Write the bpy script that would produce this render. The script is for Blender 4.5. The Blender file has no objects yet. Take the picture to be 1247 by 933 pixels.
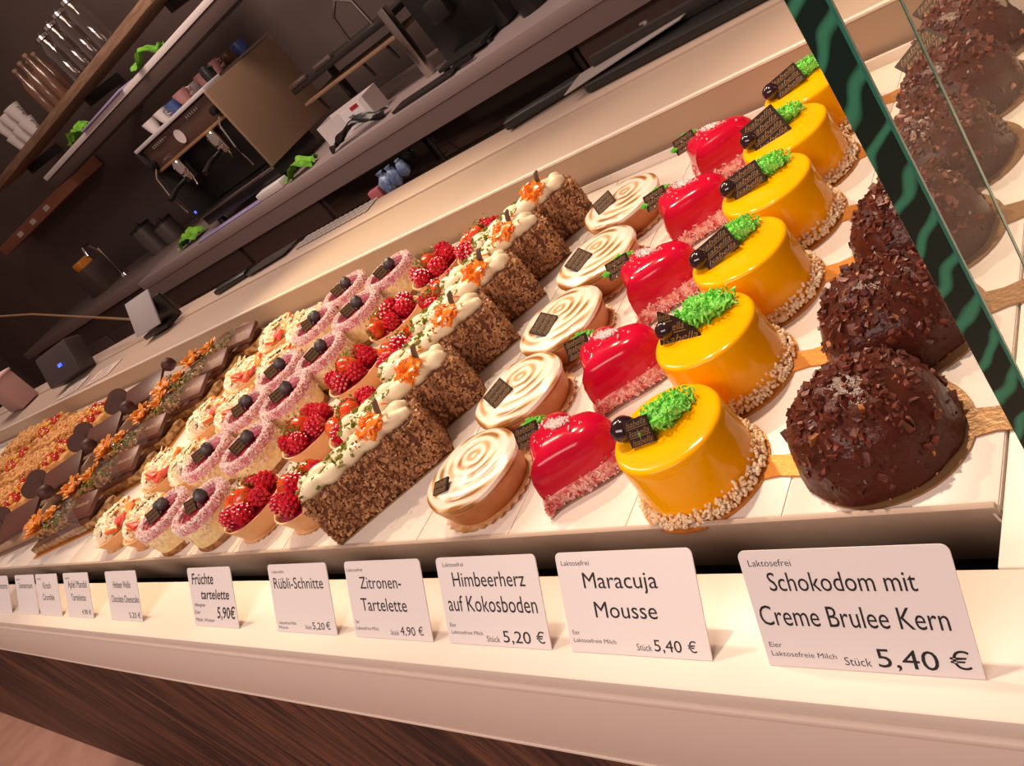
import bpy, bmesh, math, random
import numpy as np
from mathutils import Vector, Matrix, Euler, noise

random.seed(7); RNG = np.random.default_rng(7)
S = bpy.context.scene
COL = S.collection
PI = math.pi

# ------------------------------------------------------------------ camera
# World: x runs along the front edge of the tray (to the right), y away from the customer, z up; tray surface z = 0, metres
CX = np.array([0.69273122, -0.17022169, -0.70081955])
CY = np.array([0.39950752, -0.71845364, 0.56940153])
CZ = np.array([-0.60043085, -0.67442489, -0.42969042])
cam_data = bpy.data.cameras.new('camera'); cam = bpy.data.objects.new('camera', cam_data); COL.objects.link(cam)
right = Vector((CX[0], CY[0], CZ[0])); down = Vector((CX[1], CY[1], CZ[1])); fwd = Vector((CX[2], CY[2], CZ[2]))
M = Matrix((( right.x, -down.x, -fwd.x, 0.1132), (right.y, -down.y, -fwd.y, -0.2378), (right.z, -down.z, -fwd.z, 0.30), (0, 0, 0, 1)))
cam.matrix_world = M
cam_data.sensor_width = 36.0; cam_data.lens = 1035.45 / 1247 * 36
cam_data.clip_start = 0.01; cam_data.clip_end = 50
S.camera = cam

# ------------------------------------------------------------------ view, world, lights
S.view_settings.view_transform = 'Standard'
S.view_settings.look = 'None'
S.view_settings.gamma = 1.0
S.view_settings.use_curve_mapping = False
S.view_settings.exposure = -0.14
S.cycles.max_bounces = 6
S.cycles.transparent_max_bounces = 12
S.cycles.sample_clamp_indirect = 4
world = bpy.data.worlds.new('room_light'); S.world = world; world.use_nodes = True
world.node_tree.nodes['Background'].inputs[0].default_value = (0.62, 0.40, 0.33, 1)
world.node_tree.nodes['Background'].inputs[1].default_value = 0.38

def area(name, loc, target, size, power, color, size_y=None):
    d = bpy.data.lights.new(name, 'AREA'); d.energy = power; d.color = color; d.size = size
    if size_y: d.shape = 'RECTANGLE'; d.size_y = size_y
    o = bpy.data.objects.new(name, d); COL.objects.link(o); o.location = loc
    o.rotation_euler = (Vector(target) - Vector(loc)).to_track_quat('-Z', 'Y').to_euler(); return o
def spot(name, loc, target, power, color, angle=70, blend=0.7, radius=0.02):
    d = bpy.data.lights.new(name, 'SPOT'); d.energy = power; d.color = color; d.spot_size = math.radians(angle); d.spot_blend = blend; d.shadow_soft_size = radius
    o = bpy.data.objects.new(name, d); COL.objects.link(o); o.location = loc
    o.rotation_euler = (Vector(target) - Vector(loc)).to_track_quat('-Z', 'Y').to_euler(); return o
WARM = (1.0, 0.76, 0.55)
spot('ceiling_spot_light', (-0.62, 0.60, 0.95), (-0.14, 0.16, 0), 27, WARM, 62)
spot('ceiling_spot_light', (-0.28, 0.42, 1.00), (0.10, 0.20, 0), 36, WARM, 56)
spot('ceiling_spot_light', (-1.00, 0.62, 0.95), (-0.80, 0.24, 0), 50, (1.0, 0.77, 0.46), 54)
spot('ceiling_spot_light', (-1.95, 0.62, 0.95), (-1.40, 0.20, 0), 13, (1.0, 0.68, 0.42), 70)
area('room_ceiling_light', (-2.4, 1.2, 2.0), (-2.4, 1.8, 0), 1.2, 46, (1.0, 0.78, 0.66), 0.6)
area('customer_side_fill', (-0.5, -1.6, 1.7), (-0.6, -0.1, -0.1), 2.2, 41, (1.0, 0.78, 0.69), 0.6)  # added fill, no lamp known here; brightens fascia, cards and floor
spot('floor_fill_light', (-3.6, -1.1, 1.9), (-3.9, -0.25, -1.0), 150, (1.0, 0.72, 0.58), 40)  # added unseen spot that brightens the floor at the left

# ------------------------------------------------------------------ materials
def new_mat(name):
    m = bpy.data.materials.new(name); m.use_nodes = True
    return m, m.node_tree, m.node_tree.nodes['Principled BSDF']
def L(c): return (c[0], c[1], c[2], 1)
def mat(name, color, rough=0.5, metal=0.0, coat=0.0, color2=None, nscale=60, bump=0.0, bscale=200, trans=0.0, emit=None, estr=1.0, sss=0.0, spec=0.5, stretch=None, lo=0.4, hi=0.6):
    m, nt, p = new_mat(name)
    p.inputs['Base Color'].default_value = L(color); p.inputs['Roughness'].default_value = rough
    p.inputs['Metallic'].default_value = metal; p.inputs['Coat Weight'].default_value = coat; p.inputs['Coat Roughness'].default_value = 0.08
    p.inputs['Specular IOR Level'].default_value = spec
    if trans: p.inputs['Transmission Weight'].default_value = trans
    if sss:
        p.inputs['Subsurface Weight'].default_value = sss; p.inputs['Subsurface Radius'].default_value = (0.006, 0.003, 0.0015); p.inputs['Subsurface Scale'].default_value = 1.0
    if emit:
        p.inputs['Emission Color'].default_value = L(emit); p.inputs['Emission Strength'].default_value = estr
    if color2 or bump:
        tc = nt.nodes.new('ShaderNodeTexCoord'); mp = nt.nodes.new('ShaderNodeMapping'); nt.links.new(tc.outputs['Object'], mp.inputs['Vector'])
        if stretch: mp.inputs['Scale'].default_value = stretch
    if color2:
        n = nt.nodes.new('ShaderNodeTexNoise'); n.inputs['Scale'].default_value = nscale; n.inputs['Detail'].default_value = 4
        r = nt.nodes.new('ShaderNodeValToRGB'); r.color_ramp.elements[0].position = lo; r.color_ramp.elements[1].position = hi
        r.color_ramp.elements[0].color = L(color); r.color_ramp.elements[1].color = L(color2)
        nt.links.new(mp.outputs[0], n.inputs['Vector']); nt.links.new(n.outputs['Fac'], r.inputs['Fac']); nt.links.new(r.outputs['Color'], p.inputs['Base Color'])
    if bump:
        n2 = nt.nodes.new('ShaderNodeTexNoise'); n2.inputs['Scale'].default_value = bscale; n2.inputs['Detail'].default_value = 3
        b = nt.nodes.new('ShaderNodeBump'); b.inputs['Strength'].default_value = bump; b.inputs['Distance'].default_value = 0.002
        nt.links.new(mp.outputs[0], n2.inputs['Vector']); nt.links.new(n2.outputs['Fac'], b.inputs['Height']); nt.links.new(b.outputs['Normal'], p.inputs['Normal'])
    return m

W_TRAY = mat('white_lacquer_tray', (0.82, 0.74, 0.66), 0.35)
LIPM = mat('shade_toned_lip', (0.50, 0.38, 0.30), 0.5)  # shade of the tray's front face put into the colour as taupe
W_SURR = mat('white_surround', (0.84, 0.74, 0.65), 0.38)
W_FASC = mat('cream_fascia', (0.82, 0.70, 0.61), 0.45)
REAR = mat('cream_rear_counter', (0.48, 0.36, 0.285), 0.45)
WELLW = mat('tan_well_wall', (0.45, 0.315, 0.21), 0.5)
ALU = mat('light_edge_strip', (0.85, 0.75, 0.65), 0.3)
BLACKGAP = mat('black_void', (0.02, 0.018, 0.017), 0.6)
CARD = mat('white_card', (0.90, 0.84, 0.84), 0.45)
INK = mat('black_ink', (0.012, 0.010, 0.012), 0.6)
CHOC = mat('dark_chocolate_glaze', (0.072, 0.0155, 0.009), 0.28, spec=0.22, bump=0.35, bscale=260)
NUTC = mat('choc_nut_bits', (0.17, 0.040, 0.022), 0.4, color2=(0.060, 0.016, 0.010), nscale=180, spec=0.4)
NUTL = mat('golden_nut_bits', (0.45, 0.17, 0.05), 0.4, color2=(0.2, 0.06, 0.02), nscale=200)
PLAQ = mat('chocolate_plaque', (0.028, 0.012, 0.008), 0.6, spec=0.2)
SCRIPT = mat('gold_script', (0.27, 0.16, 0.075), 0.6, spec=0.1)
YEL = mat('mango_glaze', (0.98, 0.455, 0.0006), 0.10, spec=0.26, color2=(0.96, 0.40, 0.0005), nscale=25)
COCO = mat('toasted_coconut', (0.98, 0.86, 0.64), 0.7, color2=(0.94, 0.66, 0.38), nscale=200)
PINKC = mat('pink_coconut', (0.92, 0.56, 0.52), 0.65, color2=(0.66, 0.11, 0.12), nscale=200, lo=0.45, hi=0.62)
GREEN = mat('green_sponge', (0.16, 0.66, 0.07), 0.85, color2=(0.36, 0.82, 0.20), nscale=300, spec=0.1)
BERRY = mat('glossy_dark_berry', (0.022, 0.006, 0.008), 0.12, coat=0.6)
BLUEB = mat('blueberry_skin', (0.040, 0.036, 0.042), 0.42, color2=(0.11, 0.10, 0.11), nscale=120)
GOLD = mat('gold_cake_board', (0.62, 0.25, 0.045), 0.42, metal=0.45, bump=0.12, bscale=300)
BROWNB = mat('bronze_cake_board', (0.34, 0.19, 0.085), 0.4, metal=0.5, bump=0.2, bscale=400)
GREYB = mat('grey_brown_board', (0.26, 0.16, 0.12), 0.5)
REDG = mat('raspberry_glaze', (0.58, 0.003, 0.034), 0.13, spec=0.36, color2=(0.50, 0.002, 0.026), nscale=30)
SHELL = mat('baked_tart_shell', (0.62, 0.27, 0.10), 0.5, color2=(0.48, 0.18, 0.055), nscale=45, bump=0.15)
SHELLP = mat('pale_tart_shell', (0.86, 0.52, 0.26), 0.5, color2=(0.80, 0.44, 0.20), nscale=40, bump=0.12)
PAPER = mat('baking_paper_cup', (0.82, 0.58, 0.34), 0.5, color2=(0.62, 0.33, 0.13), nscale=90)
NUTB = mat('chopped_hazelnut', (0.58, 0.31, 0.145), 0.6, color2=(0.28, 0.115, 0.048), nscale=110)
CAKEB = mat('carrot_cake_side', (0.17, 0.060, 0.026), 0.75, color2=(0.10, 0.035, 0.016), nscale=120, bump=0.5)
CREAM = mat('piped_cream', (0.90, 0.78, 0.54), 0.45)
CARROT = mat('candied_carrot', (0.95, 0.20, 0.008), 0.25, color2=(0.98, 0.33, 0.03), nscale=120, coat=0.4)
PISTA = mat('pistachio_crumbs', (0.30, 0.28, 0.02), 0.55, color2=(0.13, 0.16, 0.015), nscale=200)
CURLG = mat('grey_chocolate_curl', (0.14, 0.085, 0.065), 0.35)
PINKR = mat('pink_jelly_rim', (0.80, 0.40, 0.44), 0.6, color2=(0.66, 0.18, 0.25), nscale=130)
RASP = mat('raspberry_skin', (0.52, 0.007, 0.028), 0.2, coat=0.35, color2=(0.64, 0.016, 0.036), nscale=80)
STRAW = mat('strawberry_flesh', (0.72, 0.045, 0.010), 0.22, color2=(0.80, 0.16, 0.02), nscale=60, coat=0.5)
SEED = mat('strawberry_leaf_and_seed', (0.24, 0.19, 0.03), 0.5)
CHEESE = mat('cheesecake_body', (0.96, 0.80, 0.46), 0.6, color2=(0.90, 0.64, 0.30), nscale=170, bump=0.4, bscale=500)
CRUMB = mat('biscuit_base', (0.45, 0.21, 0.07), 0.8, color2=(0.26, 0.10, 0.03), nscale=220, bump=0.6)
SUGARP = mat('pink_sugar', (0.95, 0.82, 0.80), 0.75, color2=(0.88, 0.56, 0.60), nscale=160, lo=0.45, hi=0.68)
JELLY = mat('raspberry_jelly', (0.25, 0.004, 0.025), 0.15, coat=0.5)
STREU = mat('sugared_streusel', (0.97, 0.91, 0.76), 0.8, color2=(0.93, 0.80, 0.56), nscale=90, bump=0.3)
APPLE = mat('baked_apple', (0.88, 0.36, 0.07), 0.35, color2=(0.80, 0.16, 0.05), nscale=70, coat=0.3)
PINKF = mat('pink_fruit', (0.70, 0.10, 0.08), 0.4)
ALMOND = mat('almond_slice', (0.90, 0.66, 0.36), 0.5, color2=(0.66, 0.34, 0.12), nscale=90)
MILKC = mat('milk_chocolate', (0.120, 0.043, 0.031), 0.4, spec=0.3)
TRUF = mat('cocoa_disc', (0.075, 0.022, 0.014), 0.55)
GREYG = mat('beige_ganache', (0.46, 0.30, 0.19), 0.5)
PHYS = mat('orange_physalis_leaf', (0.92, 0.38, 0.05), 0.4, color2=(0.78, 0.22, 0.025), nscale=90)
NUTMIX = mat('caramel_nut_mix', (0.50, 0.27, 0.10), 0.35, color2=(0.17, 0.075, 0.025), nscale=120, coat=0.3)
CRUST = mat('golden_crumble', (0.78, 0.42, 0.15), 0.75, color2=(0.60, 0.28, 0.08), nscale=130, bump=0.5)
REDFR = mat('red_fruit', (0.60, 0.03, 0.02), 0.25, coat=0.4)
YELF = mat('yellow_fruit', (0.80, 0.42, 0.05), 0.3, coat=0.3)
DARKM = mat('dark_grey_metal', (0.035, 0.03, 0.028), 0.35, metal=0.3)
BLACK = mat('black_plastic', (0.012, 0.011, 0.011), 0.35)
STEEL = mat('brushed_steel', (0.55, 0.50, 0.47), 0.25, metal=1.0)
CHROME = mat('chrome', (0.85, 0.82, 0.80), 0.08, metal=1.0)
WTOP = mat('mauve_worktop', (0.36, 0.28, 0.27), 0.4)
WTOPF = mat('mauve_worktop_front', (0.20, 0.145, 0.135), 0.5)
CABD = mat('dark_cabinet', (0.035, 0.026, 0.022), 0.25)
CABG = mat('smoked_glass_door', (0.014, 0.011, 0.010), 0.12)
CABL = mat('brown_grey_panel', (0.085, 0.055, 0.048), 0.5)
WALLM = mat('mauve_wall', (0.115, 0.080, 0.070), 0.7, color2=(0.10, 0.068, 0.058), nscale=2)
SIDEP = mat('tan_side_panel', (0.29, 0.185, 0.12), 0.45)
PORC = mat('pale_porcelain', (0.74, 0.66, 0.64), 0.3)
PINKCUP = mat('rose_cup_glaze', (0.42, 0.20, 0.19), 0.3)
BLUECUP = mat('blue_cup_glaze', (0.06, 0.10, 0.30), 0.3)
LIME = mat('lime_cloth', (0.20, 0.50, 0.03), 0.8, color2=(0.10, 0.32, 0.02), nscale=30)
LILAC = mat('lilac_cloth', (0.35, 0.29, 0.52), 0.7)
WHITEP = mat('white_paper', (0.72, 0.66, 0.64), 0.6)
GREYP = mat('grey_sheet', (0.36, 0.31, 0.29), 0.5)
REDM = mat('red_mark', (0.45, 0.02, 0.03), 0.6)
BROWNG = mat('brown_bottle_glass', (0.16, 0.075, 0.045), 0.2, coat=0.3)
WOODS = mat('oak_shelf', (0.30, 0.18, 0.11), 0.55, color2=(0.22, 0.12, 0.07), nscale=8, stretch=(1, 12, 12))
BLUEL = mat('blue_indicator_lamp', (0.02, 0.05, 0.4), 0.3, emit=(0.10, 0.16, 1.0), estr=1.6)
BLUEP = mat('blue_packet', (0.10, 0.17, 0.36), 0.35, color2=(0.32, 0.42, 0.60), nscale=30)
FLOORM = mat('pinkish_floor', (0.70, 0.42, 0.33), 0.6, color2=(0.6, 0.34, 0.26), nscale=6)

def swirl_mat():                                   # torched meringue: brown rings following the piping
    m, nt, p = new_mat('torched_meringue')
    tc = nt.nodes.new('ShaderNodeTexCoord'); mp = nt.nodes.new('ShaderNodeMapping'); mp.inputs['Location'].default_value = (-0.002, -0.008, 0)
    sc = nt.nodes.new('ShaderNodeMapping'); sc.inputs['Scale'].default_value = (1, 1, 0)
    w = nt.nodes.new('ShaderNodeTexWave'); w.wave_type = 'RINGS'; w.rings_direction = 'SPHERICAL'; w.inputs['Scale'].default_value = 38; w.inputs['Distortion'].default_value = 1.6; w.inputs['Detail'].default_value = 2; w.inputs['Detail Scale'].default_value = 0.6
    n = nt.nodes.new('ShaderNodeTexNoise'); n.inputs['Scale'].default_value = 38; n.inputs['Detail'].default_value = 1
    mr = nt.nodes.new('ShaderNodeMapRange'); mr.inputs['From Min'].default_value = 0.36; mr.inputs['From Max'].default_value = 0.62; mr.inputs['To Min'].default_value = 0.12
    mx = nt.nodes.new('ShaderNodeMath'); mx.operation = 'MULTIPLY'
    r = nt.nodes.new('ShaderNodeValToRGB'); e = r.color_ramp.elements
    e[0].position = 0.16; e[0].color = (0.93, 0.82, 0.70, 1); e[1].position = 0.72; e[1].color = (0.36, 0.15, 0.035, 1)
    k = e.new(0.34); k.color = (0.84, 0.54, 0.27, 1)
    nt.links.new(tc.outputs['Object'], mp.inputs['Vector']); nt.links.new(mp.outputs[0], sc.inputs['Vector']); nt.links.new(sc.outputs[0], w.inputs['Vector'])
    nt.links.new(tc.outputs['Object'], n.inputs['Vector'])
    nt.links.new(w.outputs['Fac'], mx.inputs[0]); nt.links.new(n.outputs['Fac'], mr.inputs['Value']); nt.links.new(mr.outputs[0], mx.inputs[1]); nt.links.new(mx.outputs[0], r.inputs['Fac']); nt.links.new(r.outputs['Color'], p.inputs['Base Color'])
    p.inputs['Roughness'].default_value = 0.3; p.inputs['Coat Weight'].default_value = 0.25
    b = nt.nodes.new('ShaderNodeBump'); b.inputs['Strength'].default_value = 0.35; b.inputs['Distance'].default_value = 0.0012
    nt.links.new(w.outputs['Fac'], b.inputs['Height']); nt.links.new(b.outputs['Normal'], p.inputs['Normal'])
    return m
MERI = swirl_mat()

def glass_mat(name, tint, gloss_rough=0.02, f_lo=0.05, f_hi=0.6):   # thin pane: see-through with Fresnel reflection
    m = bpy.data.materials.new(name); m.use_nodes = True; nt = m.node_tree; nt.nodes.clear()
    out = nt.nodes.new('ShaderNodeOutputMaterial'); tr = nt.nodes.new('ShaderNodeBsdfTransparent'); tr.inputs[0].default_value = L(tint)
    gl = nt.nodes.new('ShaderNodeBsdfGlossy'); gl.inputs['Roughness'].default_value = gloss_rough; gl.inputs[0].default_value = (1, 1, 1, 1)
    lw = nt.nodes.new('ShaderNodeLayerWeight'); lw.inputs['Blend'].default_value = 0.25
    mr = nt.nodes.new('ShaderNodeMapRange'); mr.inputs['To Min'].default_value = f_lo; mr.inputs['To Max'].default_value = f_hi
    mx = nt.nodes.new('ShaderNodeMixShader')
    nt.links.new(lw.outputs['Facing'], mr.inputs['Value']); nt.links.new(mr.outputs[0], mx.inputs[0])
    nt.links.new(tr.outputs[0], mx.inputs[1]); nt.links.new(gl.outputs[0], mx.inputs[2]); nt.links.new(mx.outputs[0], out.inputs[0])
    return m
PANE = glass_mat('clear_glass', (0.97, 0.965, 0.94), 0.02, 0.012, 0.045)
WRAP = glass_mat('clear_wrapper', (0.95, 0.90, 0.84), 0.10, 0.05, 0.6)
DRINKG = glass_mat('drinking_glass', (0.80, 0.76, 0.73), 0.05, 0.12, 0.8)
def edge_mat():                                    # deep green edge of thick float glass; internal reflections painted in as paler streaks
    m, nt, p = new_mat('green_glass_edge')
    tc = nt.nodes.new('ShaderNodeTexCoord'); mp = nt.nodes.new('ShaderNodeMapping'); mp.inputs['Rotation'].default_value = (0, math.radians(-38), 0); mp.inputs['Scale'].default_value = (1, 1, 1)
    w = nt.nodes.new('ShaderNodeTexWave'); w.wave_type = 'BANDS'; w.bands_direction = 'X'; w.inputs['Scale'].default_value = 34; w.inputs['Distortion'].default_value = 2.0; w.inputs['Detail'].default_value = 0; w.inputs['Detail Scale'].default_value = 3
    r = nt.nodes.new('ShaderNodeValToRGB'); e = r.color_ramp.elements; e[0].position = 0.62; e[0].color = (0.003, 0.020, 0.014, 1); e[1].position = 0.97; e[1].color = (0.045, 0.26, 0.15, 1)
    nt.links.new(tc.outputs['Object'], mp.inputs['Vector']); nt.links.new(mp.outputs[0], w.inputs['Vector']); nt.links.new(w.outputs['Fac'], r.inputs['Fac']); nt.links.new(r.outputs['Color'], p.inputs['Base Color'])
    p.inputs['Roughness'].default_value = 0.1
    return m
GEDGE = edge_mat()
GEDGE2 = mat('teal_arris_and_refraction', (0.03, 0.20, 0.14), 0.12)

def wood_mat():                                    # dark split wood: long fibres and broad overlapping flakes
    m, nt, p = new_mat('dark_split_wood')
    tc = nt.nodes.new('ShaderNodeTexCoord')
    def noise_(scale, rot, sc, det, dis):
        mp = nt.nodes.new('ShaderNodeMapping'); mp.inputs['Scale'].default_value = scale; mp.inputs['Rotation'].default_value = (0, math.radians(rot), 0)
        n = nt.nodes.new('ShaderNodeTexNoise'); n.inputs['Scale'].default_value = sc; n.inputs['Detail'].default_value = det; n.inputs['Distortion'].default_value = dis
        nt.links.new(tc.outputs['Object'], mp.inputs['Vector']); nt.links.new(mp.outputs[0], n.inputs['Vector']); return n
    a = noise_((44, 8, 2.0), -13, 2.2, 6, 0.7); b = noise_((9, 4, 1.6), -20, 2.0, 2, 1.4)
    mx = nt.nodes.new('ShaderNodeMath'); mx.operation = 'MULTIPLY_ADD'; mx.inputs[1].default_value = 0.45
    mb_ = nt.nodes.new('ShaderNodeMath'); mb_.operation = 'MULTIPLY'; mb_.inputs[1].default_value = 0.55
    nt.links.new(b.outputs['Fac'], mb_.inputs[0]); nt.links.new(a.outputs['Fac'], mx.inputs[0]); nt.links.new(mb_.outputs[0], mx.inputs[2])
    r = nt.nodes.new('ShaderNodeValToRGB'); e = r.color_ramp.elements; e[0].position = 0.40; e[0].color = (0.022, 0.009, 0.007, 1); e[1].position = 0.62; e[1].color = (0.20, 0.078, 0.042, 1)
    k = e.new(0.5); k.color = (0.085, 0.034, 0.022, 1)
    nt.links.new(mx.outputs[0], r.inputs['Fac']); nt.links.new(r.outputs['Color'], p.inputs['Base Color'])
    bp = nt.nodes.new('ShaderNodeBump'); bp.inputs['Strength'].default_value = 0.7; bp.inputs['Distance'].default_value = 0.008
    nt.links.new(mx.outputs[0], bp.inputs['Height']); nt.links.new(bp.outputs['Normal'], p.inputs['Normal']); p.inputs['Roughness'].default_value = 0.55; p.inputs['Specular IOR Level'].default_value = 0.3
    return m
WOODP = wood_mat()

# ------------------------------------------------------------------ mesh builder
def _ico(sub):
    bm = bmesh.new(); bmesh.ops.create_icosphere(bm, subdivisions=sub, radius=1.0)
    v = np.array([x.co[:] for x in bm.verts]); f = [tuple(y.index for y in x.verts) for x in bm.faces]; bm.free(); return v, f
ICO = {k: _ico(k) for k in (1, 2, 3, 4)}
GR_V = np.array([(-1, -.7, -.5), (1, -.8, -.6), (1, .7, -.5), (-.9, .8, -.5), (-.7, -.6, .6), (.8, -.5, .5), (.6, .7, .7), (-.8, .5, .5)], float)
GR_F = [(3, 2, 1, 0), (4, 5, 6, 7), (0, 1, 5, 4), (1, 2, 6, 5), (2, 3, 7, 6), (3, 0, 4, 7)]
def rotm(rx, ry, rz): return np.array(Euler((rx, ry, rz)).to_matrix())
def rrot(): return rotm(*(RNG.uniform(0, 2 * PI, 3)))
class MB:
    def __init__(s): s.v = []; s.f = []; s.n = 0
    def add(s, v, f):
        v = np.asarray(v, float); s.v.append(v); k = s.n; s.f.extend([tuple(i + k for i in q) for q in f]); s.n += len(v); return s
    def box(s, c, d, rot=None, bev=0.0):
        x, y, z = d[0] / 2, d[1] / 2, d[2] / 2
        if bev <= 0:
            v = np.array([(-x, -y, -z), (x, -y, -z), (x, y, -z), (-x, y, -z), (-x, -y, z), (x, -y, z), (x, y, z), (-x, y, z)]); f = GR_F
        else:
            bm = bmesh.new(); bmesh.ops.create_cube(bm, size=1.0)
            for q in bm.verts: q.co = Vector((q.co.x * d[0], q.co.y * d[1], q.co.z * d[2]))
            bmesh.ops.bevel(bm, geom=list(bm.edges), offset=bev, segments=2, affect='EDGES', profile=0.5)
            v = np.array([q.co[:] for q in bm.verts]); f = [tuple(w.index for w in q.verts) for q in bm.faces]; bm.free()
        if rot is not None: v = v @ rotm(*rot).T
        return s.add(v + np.array(c), f)
    def lathe(s, prof, seg=32, c=(0, 0, 0), wob=None, rot=None):
        vs = []; fs = []; n = len(prof)
        for i in range(seg):
            a = 2 * PI * i / seg; ca, sa = math.cos(a), math.sin(a)
            for j, (r, z) in enumerate(prof):
                k = wob(a, j) if wob else 1.0
                vs.append((r * k * ca, r * k * sa, z))
        for i in range(seg):
            i2 = (i + 1) % seg
            for j in range(n - 1): fs.append((i * n + j, i2 * n + j, i2 * n + j + 1, i * n + j + 1))
        if prof[0][0] > 1e-6: fs.append(tuple(i * n for i in reversed(range(seg))))
        if prof[-1][0] > 1e-6: fs.append(tuple(i * n + n - 1 for i in range(seg)))
        v = np.array(vs)
        if rot is not None: v = v @ rotm(*rot).T
        return s.add(v + np.array(c), fs)
    def blob(s, c, r, sub=2, amp=0.0, fr=1.0, rot=None, seed=None):
        v, f = ICO[sub]; v = v.copy()
        if amp:
            o = Vector(RNG.uniform(-9, 9, 3)) if seed is None else Vector((seed, seed * 1.7, -seed))
            v = np.array([q * (1 + amp * noise.noise(Vector(q) * fr + o)) for q in v])
        v = v * np.array(r if hasattr(r, '__len__') else (r, r, r))
        if rot is not None: v = v @ rotm(*rot).T
        return s.add(v + np.array(c), f)
    def grain(s, c, r, asp=(1, 1, 1)):
        v = GR_V * RNG.uniform(0.75, 1.25, GR_V.shape) * r * np.array(asp); return s.add(v @ rrot().T + np.array(c), GR_F)
    def tube(s, pts, rad, seg=8, closed=False):
        pts = [Vector(p) for p in pts]; n = len(pts); rr = rad if hasattr(rad, '__len__') else [rad] * n
        vs = []; fs = []; up = Vector((0, 0, 1))
        for i, p in enumerate(pts):
            t = (pts[min(i + 1, n - 1)] - pts[max(i - 1, 0)]).normalized(); a = t.cross(up)
            if a.length < 1e-4: a = t.cross(Vector((1, 0, 0)))
            a.normalize(); b = a.cross(t).normalized()
            for k in range(seg):
                q = 2 * PI * k / seg; vs.append(tuple(p + rr[i] * (math.cos(q) * a + math.sin(q) * b)))
        for i in range(n - 1):
            for k in range(seg):
                k2 = (k + 1) % seg; fs.append((i * seg + k, i * seg + k2, (i + 1) * seg + k2, (i + 1) * seg + k))
        fs.append(tuple(range(seg))); fs.append(tuple((n - 1) * seg + k for k in reversed(range(seg))))
        return s.add(vs, fs)
    def rings(s, rings, cap0=True, cap1=True):       # list of equally long closed loops of points
        n = len(rings[0]); vs = [p for r in rings for p in r]; fs = []
        for i in range(len(rings) - 1):
            for k in range(n):
                k2 = (k + 1) % n; fs.append((i * n + k, i * n + k2, (i + 1) * n + k2, (i + 1) * n + k))
        if cap0: fs.append(tuple(reversed(range(n))))
        if cap1: fs.append(tuple((len(rings) - 1) * n + k for k in range(n)))
        return s.add(vs, fs)
    def prism(s, out, z0, z1): return s.rings([[(x, y, z0) for x, y in out], [(x, y, z1) for x, y in out]])
    def xform(s, rot=(0, 0, 0), loc=(0, 0, 0)):
        R = rotm(*rot); s.v = [q @ R.T + np.array(loc) for q in s.v]; return s
    def build(s, name, m, parent=None, smooth=True, loc=(0, 0, 0), rot=(0, 0, 0)):
        me = bpy.data.meshes.new(name); me.from_pydata(np.concatenate(s.v).tolist(), [], s.f); me.update()
        if smooth:
            me.polygons.foreach_set('use_smooth', [True] * len(me.polygons))
            try: me.set_sharp_from_angle(angle=math.radians(40))
            except Exception: pass
        me.materials.append(m)
        o = bpy.data.objects.new(name, me); COL.objects.link(o); o.parent = parent; o.location = loc; o.rotation_euler = rot
        return o

def thing(name, label, cat, loc=(0, 0, 0), rz=0.0, group=None):
    o = bpy.data.objects.new(name, None); COL.objects.link(o); o.location = loc; o.rotation_euler = (0, 0, rz); o.empty_display_size = 0.02
    return tag(o, label, cat, group)
def tag(o, label, cat, group=None):
    o['label'] = label; o['category'] = cat
    if group: o['group'] = group
    return o
def struct(o): o['kind'] = 'structure'; return o
def stuff(o): o['kind'] = 'stuff'; return o
KIDS = {}
def kids(o): return [c for c in COL.objects if c.parent == o]
def dup(root, loc, rz, label, group=None, first=[]):
    r = root.copy(); COL.objects.link(r); r.location = loc; r.rotation_euler = (0, 0, rz); r['label'] = label
    if group: r['group'] = group
    for ch in KIDS.setdefault(root.name, kids(root)):
        c = ch.copy(); COL.objects.link(c); c.parent = r
        for g in KIDS.setdefault(ch.name, kids(ch)):
            d = g.copy(); COL.objects.link(d); d.parent = c
    return r
USED = set()
def place(proto, loc, rz, label, group):            # the first use moves the prototype itself
    if proto.name not in USED:
        USED.add(proto.name); proto.location = loc; proto.rotation_euler = (0, 0, rz); proto['label'] = label; proto['group'] = group; return proto
    return dup(proto, loc, rz, label, group)

def text_mesh(body, width=None, height=None, shear=0.0, offset=0.0, align='LEFT', res=3, extrude=0.00006):
    c = bpy.data.curves.new('lettering', 'FONT'); c.body = body; c.size = 1.0; c.shear = shear; c.offset = offset; c.resolution_u = res
    o = bpy.data.objects.new('lettering', c); COL.objects.link(o)
    bpy.context.view_layer.update()
    me = bpy.data.meshes.new_from_object(o.evaluated_get(bpy.context.evaluated_depsgraph_get()))
    v = np.array([q.co[:] for q in me.vertices]); f = [tuple(p.vertices) for p in me.polygons]
    bpy.data.objects.remove(o); bpy.data.curves.remove(c); bpy.data.meshes.remove(me)
    return v, f
CAP = None
def fit_text(body, u0, v0, u1, cap, shear=0.0, offset=0.0):      # left end, baseline, right end, capital height
    global CAP
    if CAP is None: CAP = text_mesh('H')[0][:, 1].max()
    v, f = text_mesh(body, shear=shear, offset=offset)
    x0, x1 = v[:, 0].min(), v[:, 0].max()
    out = np.zeros_like(v); out[:, 0] = u0 + (v[:, 0] - x0) / (x1 - x0) * (u1 - u0); out[:, 1] = v0 + v[:, 1] / CAP * cap
    return out, f

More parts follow.
